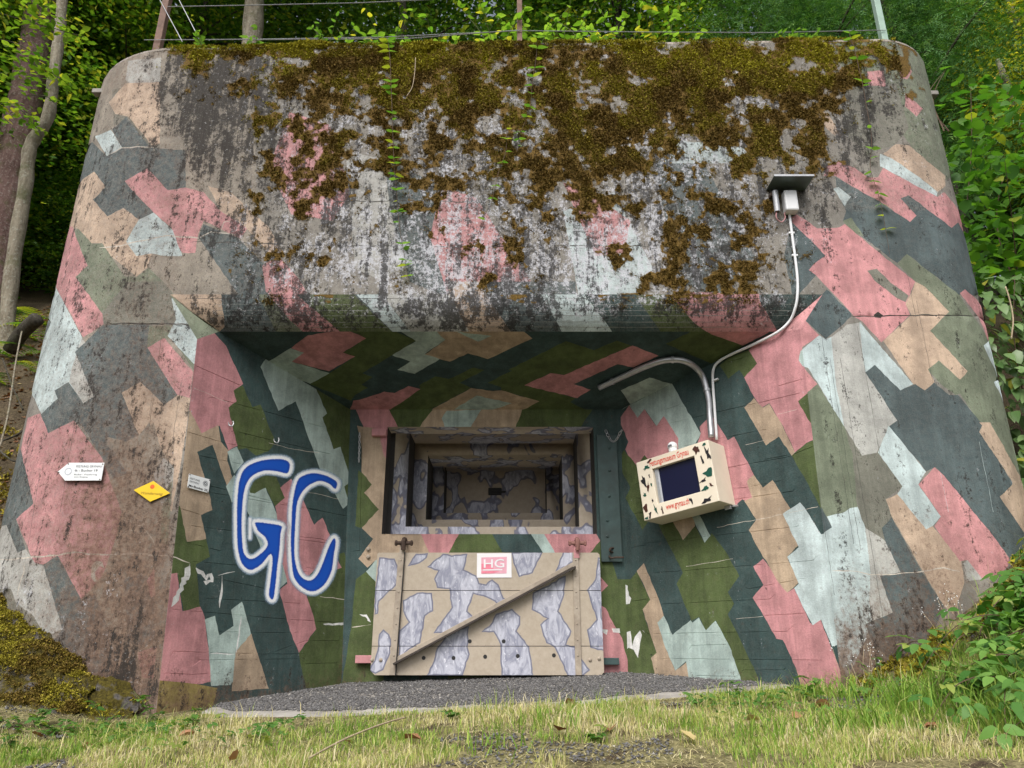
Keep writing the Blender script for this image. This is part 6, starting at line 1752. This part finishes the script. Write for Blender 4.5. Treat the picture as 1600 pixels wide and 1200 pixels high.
# ------------------------------------------------------------------ trees
def bark_material(name, c0, c1, lich=(.33, .34, .29), amt=.5):
    t = NT(name); p = t.pos()
    a = t.noise(t.scl(p, (9, 9, 2.2)), 2.0, 6, .7); b_ = t.noise(p, 30, 5, .7)
    c = t.mix(t.mr(a, .32, .68), c0, c1)
    c = t.mix(t.math('MULTIPLY', t.mr(b_, .52, .66), amt), c, lich)
    c = t.mix(t.math('MULTIPLY', t.mr(t.noise(p, 5, 4), .52, .68), .6), c, (.07, .085, .025))
    return t.done(t.bsdf(c, .95, t.math('ADD', a, b_), .02, .8, 0, .15))
M_BARKR = bark_material('bark_reddish', (.085, .050, .042), (.20, .13, .115), (.36, .32, .28), .6)
M_BARKP = bark_material('bark_pale', (.14, .12, .085), (.34, .30, .23), (.42, .43, .36), .6)
M_BARKD = bark_material('bark_dark', (.03, .026, .02), (.10, .09, .07), (.2, .2, .16), .3)
LM_D = leaf_material('beech_leaf_dark', (.03, .10, .014), (.14, .275, .035), (.30, .38, .05), .14, .45)
LM_M = leaf_material('beech_leaf', (.05, .15, .016), (.19, .34, .035), (.38, .42, .05), .18, .5)
LM_Y = leaf_material('yellowing_leaf', (.16, .24, .02), (.42, .44, .05), (.66, .56, .06), .26, .5)
LM_C = leaf_material('conifer_frond', (.03, .11, .03), (.13, .30, .07), (.20, .36, .08), .15, .25, .6)

def crown_mesh(name, n, R_, H, lsize, mat, seed, conifer=False):
    """many single leaves on flat sprays spread through an uneven crown; about R_ wide and H tall, centred on its middle"""
    g = np.random.default_rng(seed)
    nc = 70
    a = g.uniform(0, 6.28, nc); z = g.uniform(-1, 1, nc); rr = np.sqrt(np.maximum(0, 1 - z * z)) * g.uniform(.35, 1.0, nc) ** .6
    if conifer: rr = (1 - (z + 1) / 2.1) * g.uniform(.4, 1, nc)
    C = np.stack([np.cos(a) * rr * R_, np.sin(a) * rr * R_, z * H / 2], 1)
    out = np.stack([np.cos(a), np.sin(a), a * 0 - .25], 1)
    i = g.integers(0, nc, n)
    f = g.normal(0, 1, (n, 3)) * np.array([.42, .42, .14]) * (R_ * .42)
    P = C[i] + f; P[:, 2] -= .12 * np.hypot(f[:, 0], f[:, 1])
    d = out[i] + g.normal(0, .75, (n, 3)) * np.array([1, 1, .45]); d /= np.linalg.norm(d, axis=1, keepdims=True)
    nrm = np.tile([0, 0, 1.], (n, 1)) + g.normal(0, .42, (n, 3)); s_ = np.cross(nrm, d); s_ /= np.linalg.norm(s_, axis=1, keepdims=True) + 1e-9
    L = (lsize * g.uniform(.65, 1.25, n))[:, None]
    if not conifer:
        nn = np.cross(d, s_)
        V = np.stack([P, P + d * L * .45 + s_ * L * .30 + nn * L * .07, P + d * L - nn * L * .08, P + d * L * .45 - s_ * L * .30 + nn * L * .07], 1)
        F = np.array([[0, 1, 2], [0, 2, 3]])
        k = 4
    else:
        d = out[i] * .8 + g.normal(0, .5, (n, 3)) * np.array([1, 1, .5]) + np.array([0, 0, -.35]); d /= np.linalg.norm(d, axis=1, keepdims=True)
        vs = []; fs = []
        for q in range(5):
            t0 = .12 + .2 * q; sg_ = 1 if q % 2 else -1
            e = d * .6 + s_ * sg_ * .7 * (1 if q < 4 else .0)
            ln = L * (.52 - .07 * q)
            b_ = P + d * L * t0
            vs += [b_ - d * L * .045, b_ + d * L * .045, b_ + e * ln]
            fs.append([3 * q, 3 * q + 1, 3 * q + 2])
        V = np.stack(vs, 1); F = np.array(fs); k = 15
    FF = (F[None] + (np.arange(n) * k)[:, None, None]).reshape(-1, 3)
    me = mesh_np(name, V.reshape(-1, 3), FF); me.materials.append(mat)
    attr(me, 'tint', np.repeat((g.uniform(0, 1, nc)[i] * .5 + g.uniform(0, .5, n)), k))
    return me
CM = dict(dark=[crown_mesh('crown', 15000, 2.3, 4.2, .105, LM_D, s_) for s_ in (1, 2)], mid=[crown_mesh('crown', 15000, 2.2, 3.8, .10, LM_M, s_) for s_ in (3, 4)],
          yellow=[crown_mesh('crown', 12000, 2.0, 3.6, .10, LM_Y, 5)], con=[crown_mesh('crown', 11000, 1.9, 5.5, .22, LM_C, s_, True) for s_ in (6, 7)])
def trunk(P, r0, r1, mat, parent, name='trunk'):
    P = catmull(P, 5); n = len(P)
    return MB().tube(P, [r0 + (r1 - r0) * i / (n - 1) + .06 * r0 * math.sin(i * 1.7) for i in range(n)], 12).build(name, mat, parent, 0, True)
def tree(label, kind, x, y, zc_, sc, h0, r0, bark, seed, n=1, name='tree', cat='tree', group='trees behind the bunker'):
    r = random.Random(seed); z0 = gh1(x, y); t = thing(name, label, cat, (x, y, z0), group)
    top = Vector((x + r.gauss(0, .3), y + r.gauss(0, .3), zc_ + 1.5 * sc))
    trunk([(x, y, z0 - .2), (x + r.gauss(0, .12), y, z0 + (top.z - z0) * .4), tuple(top)], r0, r0 * .25, bark, t)
    for k in range(6):
        lb = MB()
        a = r.uniform(0, 6.28); z = zc_ + r.uniform(-1.4, 1.0) * sc; L = r.uniform(1.0, 1.9) * sc
        lb.tube(catmull([(x, y, z - .3), (x + math.cos(a) * L * .5, y + math.sin(a) * L * .5, z + .1), (x + math.cos(a) * L, y + math.sin(a) * L, z + .25)], 3), [.03, .026, .022, .018, .014, .010, .006], 5)
        lb.build('limb', bark, t)
    for k in range(n):
        o = link('crown', r.choice(CM[kind]), None, t)
        o.location = (x + r.gauss(0, .3) * k, y + r.gauss(0, .3) * k, zc_ + (k - (n - 1) / 2) * 2.6 * sc)
        o.rotation_euler = (0, 0, r.uniform(0, 6.28)); o.scale = (sc * r.uniform(.9, 1.15), sc * r.uniform(.9, 1.15), sc * r.uniform(.9, 1.1))
    return t
def dirp(x, y, Y):
    q = at(x, y, Y); return q.x, q.z
TR = [  # photo x, y of the crown middle, distance, kind, scale, crowns, label
 (60, 330, 12.5, 'dark', 1.25, 2, 'dark beech deep in the wood behind the two left trunks'),
 (190, 210, 11.0, 'mid', 1.0, 2, 'green beech close behind the left corner of the bunker'),
 (110, 60, 12.0, 'mid', 1.3, 2, 'beech with light leaves above the left corner'),
 (-40, 120, 10.5, 'mid', 1.1, 2, 'beech cut by the left edge of the picture'),
 (300, 10, 11.0, 'mid', 1.0, 1, 'beech over the left roof edge beside the brown post'),
 (480, -30, 13.0, 'dark', 1.3, 1, 'dark beech behind the roof right of the grey trunk'),
 (640, -20, 12.0, 'dark', 1.2, 1, 'shadowy beech behind the middle of the roof'),
 (800, -40, 13.5, 'dark', 1.3, 1, 'dark tree behind the centre post'),
 (960, -10, 12.0, 'mid', 1.1, 1, 'green tree behind the bright roof shrubs'),
 (1120, -20, 13.0, 'dark', 1.2, 1, 'dark tree between shrubs and conifers'),
 (40, 480, 16.0, 'dark', 1.5, 1, 'far dark tree low in the wood on the left'),
 (150, 420, 15.0, 'dark', 1.4, 1, 'far shaded tree just left of the bunker wall'),
 (1590, 70, 9.0, 'yellow', .62, 2, 'yellow-green maple at the upper right corner'),
 (1640, 190, 8.2, 'yellow', .5, 1, 'yellowing small tree at the right edge'),
 (1560, 330, 13.0, 'dark', 1.2, 2, 'dark tree behind the hazel on the right'),
 (1660, -40, 15.0, 'dark', 1.3, 1, 'dark tree against the sky in the upper right corner'),
]
for i, (px0, py0, Y, kd, sc, n_, lb) in enumerate(TR):
    x, z = dirp(px0, py0, Y)
    tree(lb, kd, x, Y, z, sc, 0, .11 + .05 * sc, M_BARKD if kd != 'yellow' else M_BARKP, 300 + i, n_)
for i, (px0, py0, Y, sc, lb) in enumerate([(1280, 60, 9.5, .85, 'feathery dark green conifer left of the pale green post'), (1430, 90, 8.6, .8, 'feathery conifer behind the right roof corner'), (1480, 170, 9.6, .7, 'conifer with drooping fronds right of the bunker'), (1190, 20, 11, .9, 'conifer behind the right part of the roof')]):
    x, z = dirp(px0, py0, Y); tree(lb, 'con', x, Y, z, sc, 0, .10, M_BARKD, 400 + i, 2 if i < 3 else 1, 'conifer_tree', 'conifer')
# the two trunks on the left, the grey one behind the roof
t = thing('beech_tree', 'thick reddish trunk of a beech at the left edge', 'tree', (*at(-8, 480, 8.8)[:2], gh1(at(-8, 480, 8.8).x, 8.8)), 'trees behind the bunker')
trunk([at(-20, 620, 8.8), at(-10, 430, 8.8), at(12, 300, 8.8), at(32, 200, 8.8), at(52, 90, 8.8), at(66, 0, 8.8), at(82, -160, 8.8)], .27, .19, M_BARKR, t)
o = link('crown', CM['mid'][0], None, t); o.location = at(70, -260, 8.8)
t = thing('young_beech', 'slender pale crooked trunk with bright leaf sprays at the upper left', 'tree', (*at(6, 560, 7.6)[:2], gh1(at(6, 560, 7.6).x, 7.6)), 'trees behind the bunker')
trunk([at(8, 600, 7.6), at(10, 520, 7.6), at(22, 400, 7.6), at(40, 290, 7.6), at(46, 235, 7.6), at(58, 210, 7.6), at(76, 180, 7.6), at(84, 120, 7.6), at(93, 50, 7.6), at(97, 0, 7.6), at(104, -120, 7.6)], .085, .062, M_BARKP, t)
L_BE = [lm('beech_leaf', leaf_geo(.105, .062, 4, fold=.2, curl=c_), leaf_material('bright_beech_leaf', (.10, .21, .02), (.26, .38, .045), (.42, .42, .05), .15, .55)) for c_ in (.2, .5)]  # brighter greens for the near leaf sprays
r = random.Random(9); tws = MB()
for line, nl in (([(-10, 18), (40, 32), (90, 46), (132, 58)], 110), ([(-10, 85), (30, 92), (70, 108), (106, 132)], 100), ([(-10, 110), (12, 118)], 8), ([(30, 8), (60, 6), (85, 20)], 50), ([(-10, 160), (30, 170), (58, 200)], 50), ([(-10, 60), (20, 66), (45, 78)], 14), ([(40, 150), (70, 150), (84, 160)], 12)):
    P = catmull([at(x, y, 6.9) for x, y in line], 8); tws.tube(P, .005, 5)
    for k in range(nl):
        q = r.choice(P) + Vector((r.gauss(0, .03), r.gauss(0, .12), r.gauss(0, .03)))
        place_leaf(r.choice(L_BE), q, (r.gauss(.3, .8), r.gauss(-.2, .8), r.uniform(-.5, .15)), r.gauss(0, .35), r.uniform(.6, 1.15), None, t)
tws.build('twig', M_BARKD, t)
t = thing('beech_tree', 'grey mossy trunk behind the roof near the left post', 'tree', (*at(395, 40, 9.5)[:2], 4.5), 'trees behind the bunker')
trunk([at(392, 90, 9.5), at(396, 30, 9.5), at(402, -80, 9.5)], .165, .15, M_BARKP, t)
o = link('crown', CM['dark'][0], None, t); o.location = at(402, -190, 9.5)

# hazel and creeper wall on the right
def leafwall(name, label, cat, grp, boxes, leaves, nstems, seed, mat_stem, sc, dirf):
    r = random.Random(seed); c0 = boxes[0]
    x0 = at(*c0[:2], c0[4]); t = thing(name, label, cat, (x0.x, x0.y, gh1(x0.x, x0.y)), grp)
    st = MB()
    for (xa, ya, xb, yb, Y, dY, n) in boxes:
        for k in range(nstems):
            X0 = r.uniform(xa, xb); q0 = at(X0, yb + 30, Y + r.uniform(0, dY)); q1 = at(X0 + r.uniform(-25, 25), ya, Y + r.uniform(0, dY))
            st.tube(catmull([q0, (q0 + q1) / 2 + Vector((r.gauss(0, .08), 0, 0)), q1], 5), [.007 - .0005 * i for i in range(11)], 5)
        for k in range(n):
            q = at(r.uniform(xa, xb), r.uniform(ya, yb), Y + r.uniform(0, dY))
            d, ro = dirf(r)
            place_leaf(r.choice(leaves), q, d, ro, r.uniform(*sc), None, t)
    st.build('stem', mat_stem, t)
fh = lambda r: ((r.gauss(-.2, .8), r.gauss(-.6, .7), r.uniform(-.8, .1)), r.gauss(0, .4))
leafwall('hazel_bush', 'hazel bush with rounded bright leaves beside the right bunker wall', 'bush', 'bushes right of the bunker', [(1484, 130, 1640, 300, 5.7, .9, 150), (1500, 240, 1640, 440, 5.6, .9, 270), (1468, 108, 1490, 175, 5.5, .2, 9)], L_HZ, 2, 21, M_STEMB, (.7, 1.25), fh)
leafwall('hazel_bush', 'second darker hazel behind, filling the gap at the right edge', 'bush', 'bushes right of the bunker', [(1495, 120, 1660, 470, 6.6, 1.2, 460)], L_HZ, 3, 22, M_STEMB, (.8, 1.3), fh)
fi = lambda r: ((r.gauss(-.3, .6), r.gauss(-.8, .3), r.uniform(-1.3, -.3)), r.gauss(0, .3))
leafwall('creeper_bush', 'mass of layered long creeper leaves along the right bunker wall', 'bush', 'bushes right of the bunker', [(1535, 430, 1660, 600, 5.3, .5, 300), (1565, 570, 1670, 770, 5.2, .6, 200)], L_IV, 2, 23, M_STEMB, (.8, 1.3), fi)
leafwall('creeper_bush', 'lower creeper leaves between the brambles and the wall at the right edge', 'bush', 'bushes right of the bunker', [(1585, 700, 1680, 900, 5.0, .5, 150)], L_IV, 1, 24, M_STEMB, (.8, 1.2), fi)
P = [at(x, y, 5.25) for x, y in ((1571, 448), (1578, 470), (1583, 500), (1580, 530))]
tag(MB().tube(catmull(P, 5), .006, 6).build('dry_stalk', M_STRAW, None, 0, True), 'pale bare stem standing out against the creeper leaves', 'stalk')

# undergrowth, ferns and dead wood on the left slope
def fern(label, base, L, n, seed):
    r = random.Random(seed); b0 = Vector(base); t = thing('fern', label, 'fern', b0, 'ferns on the left slope')
    for k in range(n):
        a = r.uniform(0, 6.28); V = []; F = []; o = 0; m = 14
        for i in range(m):
            f = i / m; c = Vector((f * L * .85, 0, L * (.75 * f - .75 * f * f))); w = L * .22 * math.sin(math.pi * (.12 + .85 * f))
            for sg_ in (-1, 1):
                V += [c, c + Vector((.05 * L, sg_ * .01, 0)), c + Vector((.07 * L, sg_ * w, -.12 * w))]; F.append((o, o + 1, o + 2)); o += 3
        me = mesh_np('frond', [tuple(v) for v in V], F); me.materials.append(LM_M); attr(me, 'tint', np.full(len(V), r.random()))
        q = link('frond', me, None, t); q.matrix_basis = Matrix.Translation(b0) @ Matrix.Rotation(a, 4, 'Z')
def atg(x, y, Y): q = at(x, y, Y); return (q.x, Y, gh1(q.x, Y))
for i, (x, y, Y, L, lb) in enumerate([(20, 560, 7.4, .45, 'fern at the foot of the pale trunk'), (55, 545, 7.8, .5, 'fern beside the dead log'), (75, 505, 8.4, .55, 'fern behind the dead log by the bunker'), (30, 500, 8.6, .5, 'fern uphill between trunks'), (10, 610, 6.9, .35, 'small fern below the pale trunk'), (60, 590, 7.1, .35, 'small fern by the bunker wall')]):
    fern(lb, atg(x, y, Y), L, 9, 500 + i)
lg = [Vector(atg(18, 540, 7.3)) + Vector((0, 0, .14)), at(34, 520, 7.2), at(58, 498, 7.1)]
tag(MB().tube(catmull(lg, 4), [.075] * 9, 10).build('dead_log', M_BARKD, None, 0, True), 'broken dark log sticking up from the slope on the left', 'log')
for pts, lb in (([(34, 518), (24, 570), (14, 640), (2, 690), (-10, 720)], 'long bare curved branch lying down the left slope'), ([(4, 560), (18, 600), (36, 640)], 'thin dead branch crossing the slope'), ([(0, 690), (25, 680), (44, 668)], 'dark dead stick by the bunker corner'), ([(-5, 700), (20, 720), (36, 715)], 'short dead stick on the moss at the left edge')):
    tag(MB().tube(catmull([at(x, y, 6.1 + (640 - y) * .008) for x, y in pts], 5), .008, 6).build('dead_branch', M_BARKP if 'bare' in lb else M_BARKD, None, 0, True), lb, 'branch', 'dead branches on the left slope')
n = 5000
x = rng.uniform(-6.5, -3.2, n); y = rng.uniform(4.8, 10, n); z = gh(x, y) + .012
Lq = rng.uniform(.03, .07, n); a = rng.uniform(0, 6.28, n); tl = rng.normal(0, .3, (n, 2))
d = np.stack([np.cos(a), np.sin(a), tl[:, 0]], 1) * Lq[:, None]; s_ = np.stack([-np.sin(a), np.cos(a), tl[:, 1]], 1) * Lq[:, None] * .3
P = np.stack([x, y, z], 1)
V = np.stack([P - d / 2, P + s_, P + d / 2, P - s_], 1).reshape(-1, 3)
b_ = (np.arange(n) * 4)[:, None]
me = mesh_np('leaf_litter', V, np.concatenate([b_ + np.array([[0, 1, 2]]), b_ + np.array([[0, 2, 3]])])); attr(me, 'tint', np.repeat(rng.uniform(0, 1, n), 4))
tag(link('leaf_litter', me, M_DRY), None, None, None, 'stuff')
# more wood on the slopes beside the bunker
for i, (x, y, kd, sc, n_, lb) in enumerate([(-9.5, 9.0, 'mid', 1.0, 2, 'beech on the left slope well outside the bunker'), (-8.0, 13.5, 'dark', 1.1, 2, 'beech high on the left slope'), (-12.5, 12.0, 'dark', 1.3, 2, 'large beech far out on the left slope'),
        (9.0, 9.5, 'dark', 1.1, 2, 'beech on the right slope behind the bushes'), (12.0, 11.5, 'mid', 1.2, 2, 'beech far out on the right slope'), (7.2, 12.5, 'mid', 1.0, 2, 'beech up the right slope')]):
    tree(lb, kd, x, y, gh1(x, y) + 4.2 * sc, sc, 0, .14, M_BARKD, 600 + i, n_)
for i, (x, y, sc, lb) in enumerate([(-7.2, 7.4, .42, 'low beech sapling on the left slope'), (-6.4, 10.5, .5, 'leafy sapling uphill on the left'), (6.6, 7.0, .5, 'dense young growth right of the hazel'), (7.6, 5.4, .42, 'low bush at the foot of the right slope'), (-9.0, 6.4, .4, 'low bush on the lower left slope')]):
    z0 = gh1(x, y); t = thing('sapling', lb, 'bush', (x, y, z0), 'saplings on the slopes'); trunk([(x, y, z0 - .1), (x + .05, y, z0 + .5), (x, y, z0 + 1.0)], .03, .015, M_BARKD, t)
    o = link('crown', CM['dark'][i % 2], None, t); o.location = (x, y, z0 + 2.0 * sc); o.scale = (sc,) * 3; o.rotation_euler = (0, 0, i * 1.3)
